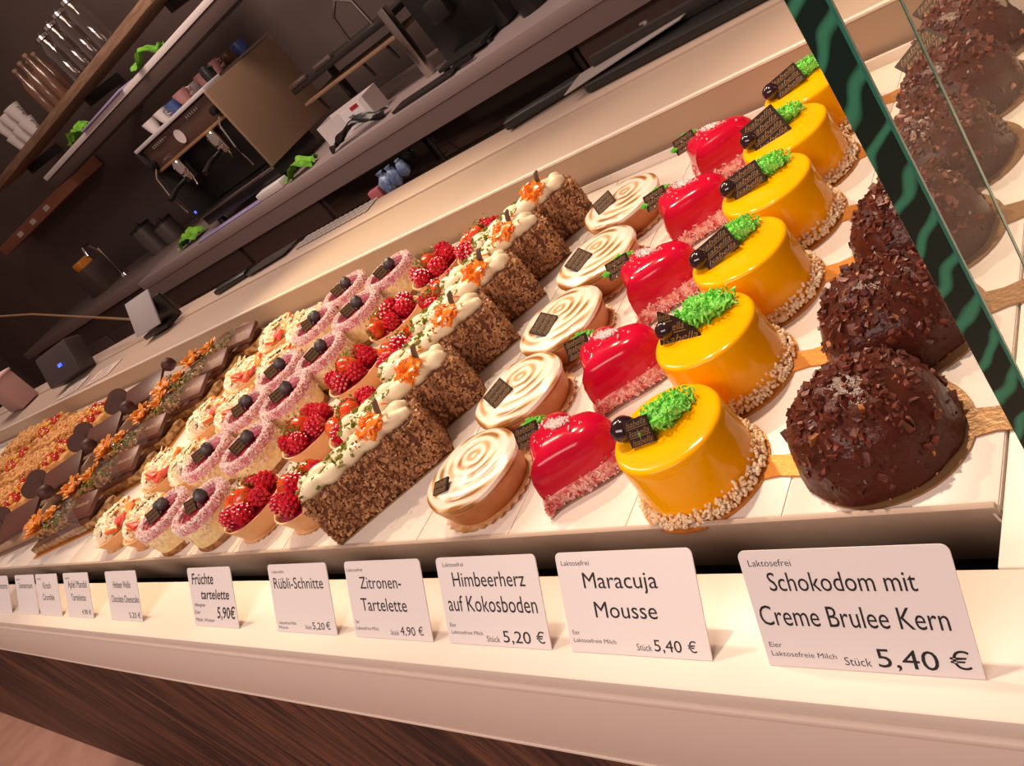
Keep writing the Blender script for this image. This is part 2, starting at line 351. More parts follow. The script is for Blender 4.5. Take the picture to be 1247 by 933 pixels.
# ------------------------------------------------------------------ the display case (setting)
XL = -3.1                                           # left end of what the photograph can show
b = MB(); b.box((( XL + 0.6) / 2, (-0.0906 - 0.0286) / 2, -0.006), (0.6 - XL, 0.0620, 0.012), bev=0.0015)
struct(b.build('trim_1', W_SURR))                   # ledge with the cards
b = MB(); b.box((0.3006, 0.22, -0.0062), (0.599, 0.497, 0.012), bev=0.0012)
struct(b.build('trim_2', W_SURR))                   # right-hand surround
b = MB(); b.box(((XL + 0.6) / 2, -0.086, -0.054), (0.6 - XL, 0.008, 0.083), bev=0.001)
b.box(((XL + 0.6) / 2, -0.0905, -0.0145), (0.6 - XL, 0.0042, 0.0045), bev=0.001)
b.box(((XL + 0.6) / 2, -0.0855, -0.0945), (0.6 - XL, 0.011, 0.003), bev=0.0008)
struct(b.build('trim_3', W_FASC))
b = MB(); b.box(((XL - 2.4) / 2, -0.02, -0.555), (3.6 - XL, 0.03, 0.91))
struct(b.build('wall_front', WOODP))
b = MB(); b.box(((XL + 0.2) / 2, 0.18, -0.075), (0.2 - XL, 0.46, 0.004))
b.box(((XL + 0.2) / 2, -0.0245, -0.045), (0.2 - XL, 0.003, 0.062)); struct(b.build('trim_5', BLACKGAP))
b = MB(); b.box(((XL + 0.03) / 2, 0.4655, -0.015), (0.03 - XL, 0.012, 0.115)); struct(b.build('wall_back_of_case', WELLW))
b = MB(); b.box(((XL + 0.03) / 2, 0.4605, 0.0436), (0.03 - XL, 0.006, 0.0028), bev=0.0008); struct(b.build('trim_6', ALU))
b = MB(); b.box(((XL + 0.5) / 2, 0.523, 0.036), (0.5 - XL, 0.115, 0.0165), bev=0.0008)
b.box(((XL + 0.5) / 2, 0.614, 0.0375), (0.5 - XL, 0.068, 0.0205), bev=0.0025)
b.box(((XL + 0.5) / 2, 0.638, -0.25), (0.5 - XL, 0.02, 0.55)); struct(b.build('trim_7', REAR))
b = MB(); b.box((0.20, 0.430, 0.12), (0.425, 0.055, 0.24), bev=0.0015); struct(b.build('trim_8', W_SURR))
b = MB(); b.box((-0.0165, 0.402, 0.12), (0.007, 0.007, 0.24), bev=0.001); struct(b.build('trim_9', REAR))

# tray: nine-centimetre-wide shelves side by side, a bent front face and a low back lip
tray = thing('display_tray', 'long white tray filled with rows of pastries', 'tray', (0, 0, 0))
PW = 0.0965
for i in range(31):
    x1 = -0.0008 - i * PW - (0.0 if i == 0 else 0); x0 = -(i + 1) * PW + 0.0006
    if i == 0: x1 = -0.0004
    MB().box(((x0 + x1) / 2, 0.2275, -0.0015), (x1 - x0, 0.455, 0.003), bev=0.0003).build('shelf_plate', W_TRAY, tray)
MB().box((-15.5 * PW, 0.2285, -0.0025), (31 * PW, 0.452, 0.0035)).build('underlay', W_TRAY, tray)
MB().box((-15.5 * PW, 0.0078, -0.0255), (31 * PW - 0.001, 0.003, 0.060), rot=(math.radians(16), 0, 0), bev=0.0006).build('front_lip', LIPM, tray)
MB().box((-15.5 * PW, 0.4525, 0.004), (31 * PW, 0.0035, 0.010), bev=0.0006).build('back_lip', W_TRAY, tray)
c = MB(); c.tube([(-0.0035, 0.0008, -0.0005), (-0.0015, -0.001, -0.006), (-0.0005, -0.001, -0.009)], 0.0006, 6); c.build('corner_slit', ALU, tray)

# glass side pane with its green front edge
gx, gy, gz = 0.0335, -0.0372, 0.62
pane = thing('glass_side_pane', 'thick green-edged glass pane standing upright at the right end of the case', 'glass pane', (gx, gy, 0))
tk = 0.0095
o = MB().box((tk / 2, 0.235, gz / 2 + 0.0005), (tk, 0.4685, gz)).build('pane', PANE, pane, smooth=False)
o = MB().box((tk / 2, 0.0003, gz / 2 + 0.0005), (tk - 0.0012, 0.0006, gz)).build('front_edge', GEDGE, pane, smooth=False)
MB().box((tk - 0.0004, 0.0006, gz / 2 + 0.0005), (0.0009, 0.0014, gz)).build('polished_arris', GEDGE2, pane, smooth=False)
MB().box((tk + 0.0001, 0.045, gz / 2 + 0.0005), (0.0003, 0.0022, gz)).build('refraction_line', GEDGE2, pane, smooth=False)  # thin teal strip painted in for the refracted line seen inside the glass

# ------------------------------------------------------------------ price cards
UPG = Vector((0, 0.034, 0.038)); UP1 = Vector((0, 0.027, 0.043))
CARDS = [
 (-0.0831, UP1, 0.0842, 'large price card for a chocolate dome with a creme brulee core, at the right end', [('Laktosefrei', .0039, .0439, .0229, .0029), ('Schokodom mit', .0106, .0332, .0698, .0079), ('Creme Brulee Kern', .0023, .0181, .0774, .0086), ('Eier', .0027, .0083, .0084, .0022), ('Laktosefreie Milch', .0027, .0044, .0309, .0022), ('Stück', .0338, .0021, .0445, .0034), ('5,40', .0471, .0022, .0698, .0075), ('€', .0738, .0032, .0809, .0068)]),
 (-0.1953, UPG, 0.0840, 'price card reading Maracuja Mousse, 5,40 euros', [('Laktosefrei', .0034, .0441, .0222, .0025), ('Maracuja', .0163, .0325, .062, .0079), ('Mousse', .0205, .0179, .0586, .0079), ('Eier', .0028, .0089, .0076, .0021), ('Laktosefreie Milch', .0028, .005, .0304, .0021), ('Stück', .0428, .0026, .0517, .0032), ('5,40', .0532, .0027, .0688, .0054), ('€', .0723, .0030, .077, .005)]),
 (-0.2935, UPG, 0.0836, 'price card reading Himbeerherz auf Kokosboden', [('Laktosefrei', .006, .0453, .0246, .0025), ('Himbeerherz', .0128, .0336, .0728, .0083), ('auf Kokosboden', .005, .0192, .0786, .009), ('Eier', .0033, .0098, .0089, .0023), ('Laktosefreie Milch', .0036, .0057, .0313, .0021), ('Stück', .034, .0022, .0448, .0033), ('5,20', .0478, .0024, .0695, .0064), ('€', .0739, .0030, .0800, .0059)]),
 (-0.3925, UPG, 0.0832, 'price card reading Zitronen-Tartelette', [('Laktosefrei', .0024, .044, .0207, .0022), ('Zitronen-', .0153, .0325, .0607, .0078), ('Tartelette', .0128, .0178, .0627, .0083), ('Eier', .0032, .0091, .0071, .0022), ('Laktosefreie Milch', .0025, .0049, .0282, .0022), ('Stück', .041, .0026, .0498, .0032), ('4,90', .0516, .0029, .067, .0053), ('€', .0703, .0034, .0752, .005)]),
 (-0.4985, UPG, 0.0830, 'price card reading Rübli-Schnitte', [('Laktosefrei', .0061, .0442, .0234, .0022), ('Rübli-Schnitte', .006, .0326, .0754, .0081), ('Laktosefreie Milch', .0046, .0056, .0294, .0022), ('Nüsse', .0035, .0022, .0171, .0022), ('Stück', .0419, .003, .0507, .0029), ('5,20', .0521, .0031, .0683, .005), ('€', .0705, .0036, .076, .005)]),
 (-0.6439, UPG, 0.0825, 'price card handwritten in thick black pen', [('Früchte', .0065, .0365, .049, .0093), ('tartelette', .021, .0236, .0738, .0082), ('5,90€', .0462, .0076, .0805, .0093), ('Allergene', .0046, .0171, .0257, .0029), ('Eier', .003, .0106, .015, .0029), ('Milch, Weizen', .0031, .004, .0394, .0029)]),
 (-0.8485, UPG, 0.0845, 'price card reading Himbeer Weiße Chocolate Cheesecake', [('Himbeer Weiße', .0194, .0334, .0665, .0071), ('Chocolate Cheesecake', .0095, .0187, .0829, .0071), ('5,20 €', .0519, .0033, .0816, .0054)]),
 (-0.9860, UPG, 0.0840, 'price card reading Apfel Mandel Tartelette', [('Laktosefrei', .006, .044, .022, .0025), ('Apfel Mandel', .0136, .0339, .0768, .008), ('Tartelette', .0187, .0193, .0681, .0073), ('4,90 €', .0487, .0042, .0783, .005)]),
 (-1.0935, UPG, 0.0840, 'price card reading Kirsch Crumble', [('Laktosefrei', .006, .044, .022, .0025), ('Kirsch', .0268, .0331, .0565, .0075), ('Crumble', .0199, .0188, .0645, .0075)]),
 (-1.1850, UPG, 0.0840, 'small white price card at far left, second from the left image edge', [('Laktosefrei', .006, .044, .022, .0025), ('Sommertraum', .0148, .0335, .074, .0072)]),
 (-1.3050, UPG, 0.0840, 'small white price card cut by the left edge of the picture', [('Fruchttorte', .0148, .0330, .078, .0078)])]
for i, (x0, upv, w, label, rows) in enumerate(CARDS):
    h = 0.0508; upn = upv.normalized(); nrm = Vector((1, 0, 0)).cross(upn)       # faces the customer and up
    if nrm.y > 0: nrm = -nrm
    root = thing('price_card', label, 'price card', (x0, -0.0755, 0.0004), 0, 'price cards along the white ledge')
    th = 0.0006; r = 0.0032; out = []
    for cx_, cy_, a0 in ((w - r, h - r, 0), (r, h - r, PI / 2)):
        for k in range(6): out.append((cx_ + r * math.cos(a0 + k * PI / 10), cy_ + r * math.sin(a0 + k * PI / 10)))
    out += [(0, 0), (w, 0)]
    R = Matrix(((1, 0, nrm.x), (0, upn.y, nrm.y), (0, upn.z, nrm.z))); eul = R.to_euler()
    MB().prism(out, -th, 0).build('card', CARD, root, smooth=False, rot=eul)
    for ln in rows:
        v, f = fit_text(ln[0], ln[1], ln[2], ln[3], ln[4], shear=0.25 if i == 5 else 0, offset=(0.010 if ln[4] > .005 else 0.0) if i == 5 else (0.0 if ln[4] > .004 else -0.006))
        nm = 'product_name' if ln[4] > 0.0068 and not ln[0][0].isdigit() and ln[0] != '€' else ('price' if ln[0][0].isdigit() or ln[0] == '€' else 'small_print')
        MB().add(v + np.array((0, 0, 0.00008)), f).build(nm, INK, root, smooth=False, rot=eul)

# ------------------------------------------------------------------ shared small pieces
def board_outline(r, tab=0.022, tw=0.008, ang=0.0, seg=40):
    pts = []; half = math.asin(tw / r)
    for i in range(seg + 1):
        a = half + (2 * PI - 2 * half) * i / seg; pts.append((r * math.cos(a), r * math.sin(a)))
    pts += [(r + tab * .3, -tw * .85), (r + tab, -tw * 1.15), (r + tab, tw * 1.15), (r + tab * .3, tw * .85)]
    ca, sa = math.cos(ang), math.sin(ang); return [(x * ca - y * sa, x * sa + y * ca) for x, y in pts]
def cake_board(root, r, m, tab=0.022, tw=0.008, ang=0.0):
    o = MB().prism(board_outline(r, tab, tw, ang), 0.0002, 0.0014).build('cake_board', m, root, smooth=False); return o
_tv = {}
def plaque(root, loc, rot, w=0.019, h=0.012, tri=False, rows=3, m=None):
    if tri: out = [(-w / 2, -h / 2), (w / 2, -h * .45), (w * .1, h * .2), (-w * .28, h / 2)]
    else: out = [(-w / 2, -h / 2), (w / 2, -h / 2), (w / 2, h / 2), (-w / 2, h / 2)]
    p = MB().prism(out, -0.0008, 0.0008).build('chocolate_plaque', m or PLAQ, root, smooth=False, loc=loc, rot=rot)
    mb = MB(); ang = 0.32
    for k in range(rows):
        yy = -h / 2 + h * (k + .18) / rows; ww = w * (.86 if not tri else .86 * (1 - k / rows * .8)); x0 = -w * .43
        v, f = fit_text('Isabella', x0, yy, x0 + ww, h / rows * .62, shear=0.5)
        mb.add(v + np.array((0, 0, 0.0009)), f)
        mb.box((x0 + ww / 2, yy - h / rows * .16, 0.00085), (ww, h / rows * .07, 0.0002))
    mb.build('script_lettering', SCRIPT, p, smooth=False)
    return p
def sponge(root, loc, r, rot=(0, 0, 0)):
    mb = MB(); mb.blob((0, 0, 0), (r * .9, r * .55, r * .30), 3, 0.35, 2.2)
    for i in range(420):
        d = RNG.normal(size=3); d /= np.linalg.norm(d); k = 1 + .35 * noise.noise(Vector(d) * 2.2); mb.grain(d * np.array((r, r * .62, r * .36)) * RNG.uniform(.82, 1.1) * k, r * .06, (1.8, .7, .7))
    return mb.build('green_sponge', GREEN, root, loc=loc, rot=rot)
def grains_ring(mb, n, r0, r1, z0, z1, size, a0=0, a1=2 * PI):
    for i in range(n):
        a = RNG.uniform(a0, a1); q = RNG.uniform(0, 1); r = r0 + (r1 - r0) * q; z = z0 + (z1 - z0) * RNG.uniform(0, 1) * (1 - .6 * q)
        q_ = size * RNG.uniform(.8, 1.35); mb.blob((r * math.cos(a), r * math.sin(a), z), (q_ * 1.25, q_ * .95, q_ * .85), 1, rot=tuple(RNG.uniform(0, 3, 3)))
def ORD(i): return ['first', 'second', 'third', 'fourth', 'fifth', 'sixth', 'seventh'][i]
def NTH(i, n): return 'at the front edge' if i == 0 else ('at the very back' if i == n - 1 else ORD(i) + ' from the front')

# ------------------------------------------------------------------ chocolate domes
def make_dome(seed, plq, dent=False):
    root = thing('chocolate_dome', '', 'pastry')
    MB().prism([(x + .003, y) for x, y in board_outline(.0415, .025, .0085, .08)], .0002, .0014).build('cake_board', BROWNB, root, smooth=False)
    d0 = Vector((-.30, -.42, .86)).normalized()
    def amp(q):
        a = 1 + 0.045 * noise.noise(q * 2.1 + Vector((seed, 0, 0))) + 0.026 * noise.noise(q * 6 + Vector((0, seed, 0))) + 0.012 * noise.noise(q * 15 + Vector((0, seed, 3)))
        if dent: a -= .16 * math.exp(-((q.normalized() - d0).length / .13) ** 2)
        return a
    v, f = ICO[4]; pts = []; RR = .0386 if dent else .0370; HH = .0378
    for q in v:
        q = Vector(q); a = amp(q); h = math.hypot(q.x, q.y); z = q.z
        if z < -0.05:
            k = min(1, h * 1.25) * RR * (1.03 if z > -0.35 else 1.0) * a / max(1e-5, h); p = (q.x * k, q.y * k, max(0.0016, 0.006 + z * 0.02))
        else: p = (q.x * RR * a, q.y * RR * a, 0.006 + (z ** 0.92 if z > 0 else z) * HH * a)
        pts.append(p)
    MB().add(pts, f).build('glaze_dome', CHOC, root)
    mb = MB(); ml = MB()
    for i in range(900):
        th = RNG.uniform(0, 2 * PI); u = RNG.random(); ph = math.acos(1 - u * .98)
        d = Vector((math.sin(ph) * math.cos(th), math.sin(ph) * math.sin(th), math.cos(ph)))
        if d.z < .62 and RNG.random() < .55 + .35 * noise.noise(d * 4 + Vector((seed, 2, 0))) + .25 * (1 - d.z): continue
        a = amp(d) * .992; p = (d.x * RR * a, d.y * RR * a, .006 + d.z ** .92 * HH * a)
        (ml if RNG.random() < .05 else mb).grain(p, RNG.uniform(.0006, .0019) if RNG.random() < .85 else .0026, (1.2, 1, .8))
    for i in range(90):
        a = RNG.uniform(0, 2 * PI); r = RNG.uniform(.0375, .0398); ml.grain((r * math.cos(a), r * math.sin(a), .002), RNG.uniform(.0003, .0007))
    if dent: mb.grain(d0 * .037 + Vector((0, 0, .006)), .0022)
    stuff(mb.build('chopped_nuts', NUTC, root)); stuff(ml.build('golden_nuts', NUTL, root))
    if plq: plaque(root, (-0.012, 0.010, 0.0430), (math.radians(24), math.radians(-20), math.radians(30)), 0.030, 0.018, rows=3)
    return root
dA, dB, dC, dD = make_dome(1.3, False, True), make_dome(5.1, False), make_dome(9.7, True), make_dome(3.3, False)
for i, (x, y) in enumerate([(-0.0560, 0.0450), (-0.0560, 0.1205), (-0.0530, 0.1945), (-0.0470, 0.268), (-0.0440, 0.340), (-0.0420, 0.411)]):
    lb = ['dark chocolate nut dome at the front edge, with a small hollow in its top', 'dark chocolate nut dome right behind the front one, left of the glass edge', 'third chocolate dome from the front, half hidden by the green glass edge', 'fourth chocolate dome from the front, seen through the glass', 'chocolate dome with a chocolate plaque, second from the back', 'chocolate dome with a chocolate plaque, at the very back'][i]
    place([dA, dB, dD, dB, dC, dC][i], (x, y, 0), [0, 0.12, 0.05, -.1, 0.1, 0.05][i], lb, 'chocolate domes')

# ------------------------------------------------------------------ yellow passion fruit mousse cakes
def make_yellow(kind):
    root = thing('passion_fruit_mousse_cake', '', 'pastry')
    cake_board(root, 0.0400, GOLD, 0.0255, 0.0080, 0.0)
    prof = [(0, .0014), (.0345, .0014), (.0350, .003), (.0342, .010), (.0328, .034), (.0325, .0392), (.0320, .0404), (.0309, .0412), (.0290, .0414), (.020, .0415), (0, .0415)]
    MB().lathe(prof, 64, wob=lambda a, j: 1 + 0.006 * math.sin(3 * a + kind)).build('mousse', YEL, root)
    mb = MB(); grains_ring(mb, 1000, .0337, .0386, .002, .0120, .00105); stuff(mb.build('coconut_rim', COCO, root))
    zt = 0.0414
    def berry(x, y, r): MB().blob((0, 0, 0), (r, r, r * .9), 3, .06, 3).build('berry', BERRY, root, loc=(x, y, zt + r * .84))
    if kind == 0:
        berry(-.0215, -.004, .0080)
        plaque(root, (-.0085, -.0085, zt + .0075), (math.radians(58), 0, math.radians(14)), .0145, .0150)
        sponge(root, (.001, .0068, zt + .005), .0160, (0, .15, .8))
    elif kind == 1:
        berry(-.0215, .001, .0072)
        plaque(root, (-.0130, -.001, zt + .0082), (math.radians(66), 0, math.radians(-3)), .030, .022, tri=True)
        sponge(root, (.001, .0125, zt + .005), .0175, (0, .1, .3))
    else:
        berry(-.0225, -.004, .0072)
        plaque(root, (-.0095, -.002, zt + .0076), (math.radians(50), math.radians(-8), math.radians(24)), .0245 if kind == 2 else .028, .0155 if kind == 2 else .024, rows=3 if kind == 2 else 4)
        sponge(root, (-.000, .0135, zt + .005), .0145, (0, .1, .5))
    return root
y0, y1, y2, y3 = make_yellow(0), make_yellow(1), make_yellow(2), make_yellow(3)
YP = [(-.1515, .0355), (-.1525, .1120), (-.1500, .1845), (-.1495, .2560), (-.1510, .3210), (-.1500, .3880)]
for i, (x, y) in enumerate(YP):
    lb = ['round yellow glazed mousse cake with dark berry and green sponge, at the front edge', 'yellow glazed mousse cake with a pointed chocolate shard, second from the front', 'yellow glazed mousse cake with big green sponge, third from the front', 'yellow glazed mousse cake with a slim plaque, fourth from the front', 'yellow glazed mousse cake with a tall chocolate plaque, fifth from the front', 'yellow glazed mousse cake at the very back of its row, beside the glass edge'][i]
    place([y0, y1, y2, y2, y3, y2][i], (x, y, 0), [0, .05, .15, -.1, .1, .05][i], lb, 'yellow mousse cakes')

# ------------------------------------------------------------------ raspberry hearts
def heart(sc, n=64):
    o = []
    for i in range(n):
        t = 2 * PI * i / n; x = 16 * math.sin(t) ** 3; y = 13 * math.cos(t) - 5 * math.cos(2 * t) - 2 * math.cos(3 * t) - math.cos(4 * t)
        o.append((x / 16 * sc * 1.0, (y + 2.5) / 16 * sc * 1.02))
    return o
def make_heart(kind):
    root = thing('raspberry_heart_cake', '', 'pastry')
    ho = [(x, y) for x, y in heart(.0395, 80)]; MB().prism(list(reversed(ho)), .0002, .0014).build('cake_board', GREYB, root, smooth=False); MB().prism([(.026, .004), (.056, .010), (.052, .026), (.024, .020)], .0003, .0013).build('board_tab', GREYB, root, smooth=False)
    def ring(sc, z): return [(x, y, z) for x, y in heart(sc)]
    prof = [(.0340, .010), (.0335, .018), (.0318, .026), (.0285, .0315), (.0230, .0345), (.0140, .0362), (.005, .0368)]
    MB().rings([ring(s, z) for s, z in prof]).build('glaze_heart', REDG, root)
    mb = MB(); mb.rings([ring(.0352, .0016), ring(.0358, .006), ring(.0345, .0115)])
    H = heart(1.0, 200)
    for i in range(1000):
        x, y = H[int(RNG.integers(0, 200))]; s = RNG.uniform(.0335, .0388); mb.grain((x * s, y * s, RNG.uniform(.002, .0150) * (1 - (s - .0335) * 110)), RNG.uniform(.0007, .0012), (1.5, .8, .7))
    stuff(mb.build('coconut_base', PINKC, root))
    mc = MB()
    for i in range(190):
        a = RNG.normal(0, .5); r = RNG.uniform(.002, .026); p = (r * math.sin(a), .006 + r * math.cos(a) * .55)
        mc.grain((p[0] + RNG.normal(0, .003), p[1], .0372 - max(0, (r - .012)) * .35 + RNG.uniform(-.0005, .0008)), RNG.uniform(.0005, .0011), (1.6, .8, .7))
    for i in range(14):
        mc.grain((RNG.normal(-.006, .007), RNG.normal(0, .007), .0366), RNG.uniform(.0004, .0007))
    stuff(mc.build('coconut_sprinkle', SUGARP, root))
    plaque(root, (-.0250, .0030, .0345), (math.radians(48), math.radians(-6), math.radians(22)), .0205, .0135)
    sponge(root, (-.0265, .0125, .0345), .0085, (0, .1, .4))
    if kind: sponge(root, (-.0345, .000, .0325), .0055, (0, .3, 1.4))
    return root
h0, h1 = make_heart(0), make_heart(1)
for i, (x, y) in enumerate([(-.2480, .048), (-.2430, .128), (-.2430, .2165), (-.2400, .301), (-.2390, .3830)]):
    place([h0, h0, h1, h1, h1][i], (x, y, 0), [-.20, -.22, -.18, -.2, -.16][i], 'shiny red raspberry heart cake with dark plaque, ' + NTH(i, 5) + (' of its row' if i in (0, 4) else ''), 'red raspberry hearts')

# ------------------------------------------------------------------ lemon tartelettes
def scallop(a, j, n=30, amp=.035): return 1 + (amp * math.sin(n * a) if j in (2, 3) else 0)
def make_lemon(kind):
    root = thing('lemon_tartelette', '', 'pastry')
    MB().lathe([(0, .0002), (.030, .0002), (.0365, .0010), (.0382, .0034), (.0310, .0024), (0, .0016)], 150, wob=lambda a, j: scallop(a, j)).build('paper_cup', PAPER, root)
    MB().lathe([(0, .0018), (.0320, .0018), (.0335, .004), (.0372, .0175), (.0378, .0195), (.0365, .0205), (0, .0205)], 64).build('tart_shell', SHELL, root)
    rings = []
    for r, z in [(.0368, .0196), (.0385, .0215), (.0380, .0240), (.0355, .0257), (.029, .0268), (.020, .0276), (.010, .0282), (.003, .0285)]:
        rings.append([(r * math.cos(2 * PI * k / 64) + (.001 * math.sin(3 * 2 * PI * k / 64)), r * math.sin(2 * PI * k / 64), z + .0004 * math.sin(5 * 2 * PI * k / 64 + r * 400)) for k in range(64)])
    MB().rings(rings).build('meringue_swirl', MERI, root)
    if kind == 0: plaque(root, (-.014, -.018, .0292), (math.radians(14), math.radians(-6), .2), .0140, .0105, rows=2)
    else: plaque(root, (-.0090, -.009, .0310), (math.radians(20), math.radians(-8), .95), .0200, .0165)
    return root
l0, l1 = make_lemon(0), make_lemon(1)
for i, (x, y) in enumerate([(-.3300, .0435), (-.3270, .1195), (-.3215, .194), (-.3205, .272), (-.3265, .3525)]):
    place([l0, l1, l1, l1, l1][i], (x, y, 0), [0, 0, .35, .1, -.35][i], 'lemon tartelette with torched meringue swirl, ' + NTH(i, 5) + (', small chipped plaque' if i == 0 else ''), 'lemon tartelettes')

# ------------------------------------------------------------------ carrot cake slices
def make_slice(seed):
    root = thing('carrot_cake_slice', '', 'pastry')
    Ls, Ws, Hs = .118, .0355, .043
    MB().box((0, 0, .0009), (Ls + .003, Ws + .002, .0012)).build('cake_board', BROWNB, root, smooth=False)
    bm = bmesh.new(); bmesh.ops.create_grid(bm, x_segments=1, y_segments=1, size=.5); bm.free()
    MB().box((0, 0, .0016 + Hs / 2), (Ls, Ws, Hs), bev=.002).build('cake_body', CAKEB, root)
    mb = MB()
    for i in range(2200):
        face = RNG.choice(4, p=[.40, .18, .21, .21]); a, z = RNG.uniform(-.5, .5), RNG.uniform(.003, Hs + .001)
        if face == 0: p = (a * Ls, -Ws / 2, z)
        elif face == 1: p = (a * Ls, Ws / 2, z)
        elif face == 2: p = (Ls / 2, a * Ws, z)
        else: p = (-Ls / 2, a * Ws, z)
        mb.grain(p, RNG.uniform(.0010, .0021), (1.3, 1, .7))
    for i in range(260): mb.grain((RNG.uniform(-.5, .5) * Ls, RNG.uniform(-.5, .5) * Ws, Hs + .0018), RNG.uniform(.0009, .0018), (1.4, 1, .6))
    stuff(mb.build('nut_coating', NUTB, root))
    zt = Hs + .0016
    for sgn, yy in ((-1, -.0065), (1, .0085)):
        pts = []; rad = []; n = 56
        for k in range(n):
            t = k / (n - 1); x = -.057 + .112 * t; pts.append((x, yy + .0012 * math.sin(t * 18 + sgn), zt + .0042 + .0008 * math.sin(t * 11 + seed)))
            e = min(1, (t + .012) * 14, (1.012 - t) * 14) ** .5; rad.append(e * (.0056 + .0026 * abs(math.sin(t * PI * 5.5 + seed + sgn))))
        MB().tube(pts, rad, 14).build('piped_cream', CREAM, root)
    mb = MB()
    for i in range(190):
        x = RNG.uniform(-.056, .016); y = RNG.choice([-.0065, .0085]) + RNG.normal(0, .003); mb.grain((x, y, zt + .0108 - abs(y - (-.0065 if y < .001 else .0085)) * .5), RNG.uniform(.0008, .0019), (1.3, 1, .8))
    stuff(mb.build('pistachio_sprinkle', PISTA, root))
    mb = MB()
    for i in range(150):
        a = RNG.uniform(0, 2 * PI); r = abs(RNG.normal(0, .0068)); c0 = Vector((.022 + r * math.cos(a), .000 + r * math.sin(a) * 1.2, zt + .0120 + max(0, .008 - r) * .9)); d = Vector(RNG.normal(size=3)).normalized() * RNG.uniform(.002, .005); d.z *= .6
        mb.tube([c0 - d, c0 + Vector((0, 0, .0012)), c0 + d], [.0007, .0009, .0006], 5)
    mb.blob((.022, .000, zt + .009), (.0135, .0150, .0098), 3, .45, 3)
    mb.build('carrot_shreds', CARROT, root)
    mb = MB(); pts = [(.0325, .004, zt + .010), (.0345, .005, zt + .017), (.0368, .0055, zt + .0215), (.0392, .0045, zt + .0235)]; mb.tube(pts, [.0022, .0026, .0024, .0012], 8); mb.build('chocolate_curl', CURLG, root)
    return root
s0, s1 = make_slice(.4), make_slice(2.1)
for i, (x, y) in enumerate([(-.4560, .0590), (-.4545, .1215), (-.4530, .188), (-.4520, .2465), (-.4480, .3035)]):
    place([s0, s1][i % 2], (x, y, 0), math.radians(47), 'nut-coated carrot cake slice with piped cream and orange carrot, ' + NTH(i, 6), 'carrot cake slices')
place(s1, (-.4420, .3640, 0), math.radians(47), 'nut-coated carrot cake slice with piped cream, at the very back against the case wall', 'carrot cake slices')

# ------------------------------------------------------------------ fruit tartelettes
def rasp_mesh():
    mb = MB()
    for row, (z, r, n) in enumerate([(-.0052, .0064, 9), (-.0015, .0080, 11), (.0025, .0074, 10), (.0060, .0052, 7), (.0084, .0022, 3)]):
        for k in range(n):
            a = 2 * PI * (k + .5 * (row % 2)) / n; mb.blob((r * math.cos(a), r * math.sin(a), z), (.0027, .0027, .0025), 1)
    mb.blob((0, 0, 0), (.0082, .0082, .0086), 2); return mb
def straw_mesh():
    mb = MB(); prof = [(0, -.011), (.003, -.0100), (.0065, -.006), (.0088, 0), (.0090, .004), (.0070, .0075), (.002, .0088), (0, .0088)]; mb.lathe(prof, 20); return mb
RM = rasp_mesh().build('raspberry', RASP); SM = straw_mesh().build('strawberry', STRAW)
leaf = MB()
for k in range(6):
    a = 2 * PI * k / 6; leaf.add([(0, 0, .0088), (.004 * math.cos(a - .4), .004 * math.sin(a - .4), .0098), (.0085 * math.cos(a), .0085 * math.sin(a), .0085), (.004 * math.cos(a + .4), .004 * math.sin(a + .4), .0102)], [(0, 1, 2, 3)])
for k in range(26):
    a = k * 2.4; z = -.009 + .016 * k / 26; rr = np.interp(z, [-.011, -.006, 0, .004, .0075], [.001, .0065, .0088, .009, .007]); leaf.blob((rr * math.cos(a), rr * math.sin(a), z), (.0006, .0006, .0009), 1)
LM = leaf.build('seeds_and_leaf', SEED)
RMd, SMd, LMd = RM.data, SM.data, LM.data
for o in (RM, SM, LM): bpy.data.objects.remove(o)
def inst(name, me, parent, loc, rot, sc=1.0):
    o = bpy.data.objects.new(name, me); COL.objects.link(o); o.parent = parent; o.location = loc; o.rotation_euler = rot; o.scale = (sc,) * 3 if not hasattr(sc, '__len__') else sc; return o
def make_fruit(seed, nst):
    r_ = random.Random(seed)
    root = thing('fruit_tartelette', '', 'pastry')
    MB().lathe([(0, .0002), (.024, .0002), (.0300, .0008), (.0315, .0026), (.0255, .0020), (0, .0016)], 150, wob=lambda a, j: scallop(a, j, 28, .03)).build('paper_cup', PAPER, root)
    MB().lathe([(0, .0018), (.0270, .0018), (.0285, .004), (.0352, .0225), (.0356, .0235), (.0342, .0235), (.0325, .0205), (0, .0205)], 60).build('tart_shell', SHELLP, root)
    MB().lathe([(.0330, .0205), (.0300, .0222), (.012, .0240), (0, .0242)], 40, wob=lambda a, j: 1 + .01 * math.sin(5 * a)).build('fruit_glaze', JELLY, root)
    spots = [(-.019, -.013), (.002, -.021), (.020, -.011), (-.021, .009), (.020, .012), (.000, .021), (-.0005, .000)]
    for k, (x, y) in enumerate(spots):
        z = .0295 + (0.004 if k == 6 else 0)
        if k in nst:
            o = inst('strawberry', SMd, root, (x, y, z), (r_.uniform(1.1, 1.9), r_.uniform(-.4, .4), r_.uniform(0, 6)), 1.14); inst('seeds_and_leaf', LMd, o, (0, 0, 0), (0, 0, 0))
        else: inst('raspberry', RMd, root, (x, y, z), (r_.uniform(-.7, .7), r_.uniform(-.7, .7), r_.uniform(0, 6)), r_.uniform(.98, 1.14))
    mb = MB()
    for i in range(70): mb.grain((r_.gauss(-.004, .008), r_.gauss(.010, .008), .0395 + r_.uniform(-.003, .003)), r_.uniform(.0006, .0012))
    stuff(mb.build('pistachio_sprinkle', PISTA, root))
    return root
f0, f1, f2 = make_fruit(1, (6, 3)), make_fruit(2, (3, 5)), make_fruit(3, (6,))
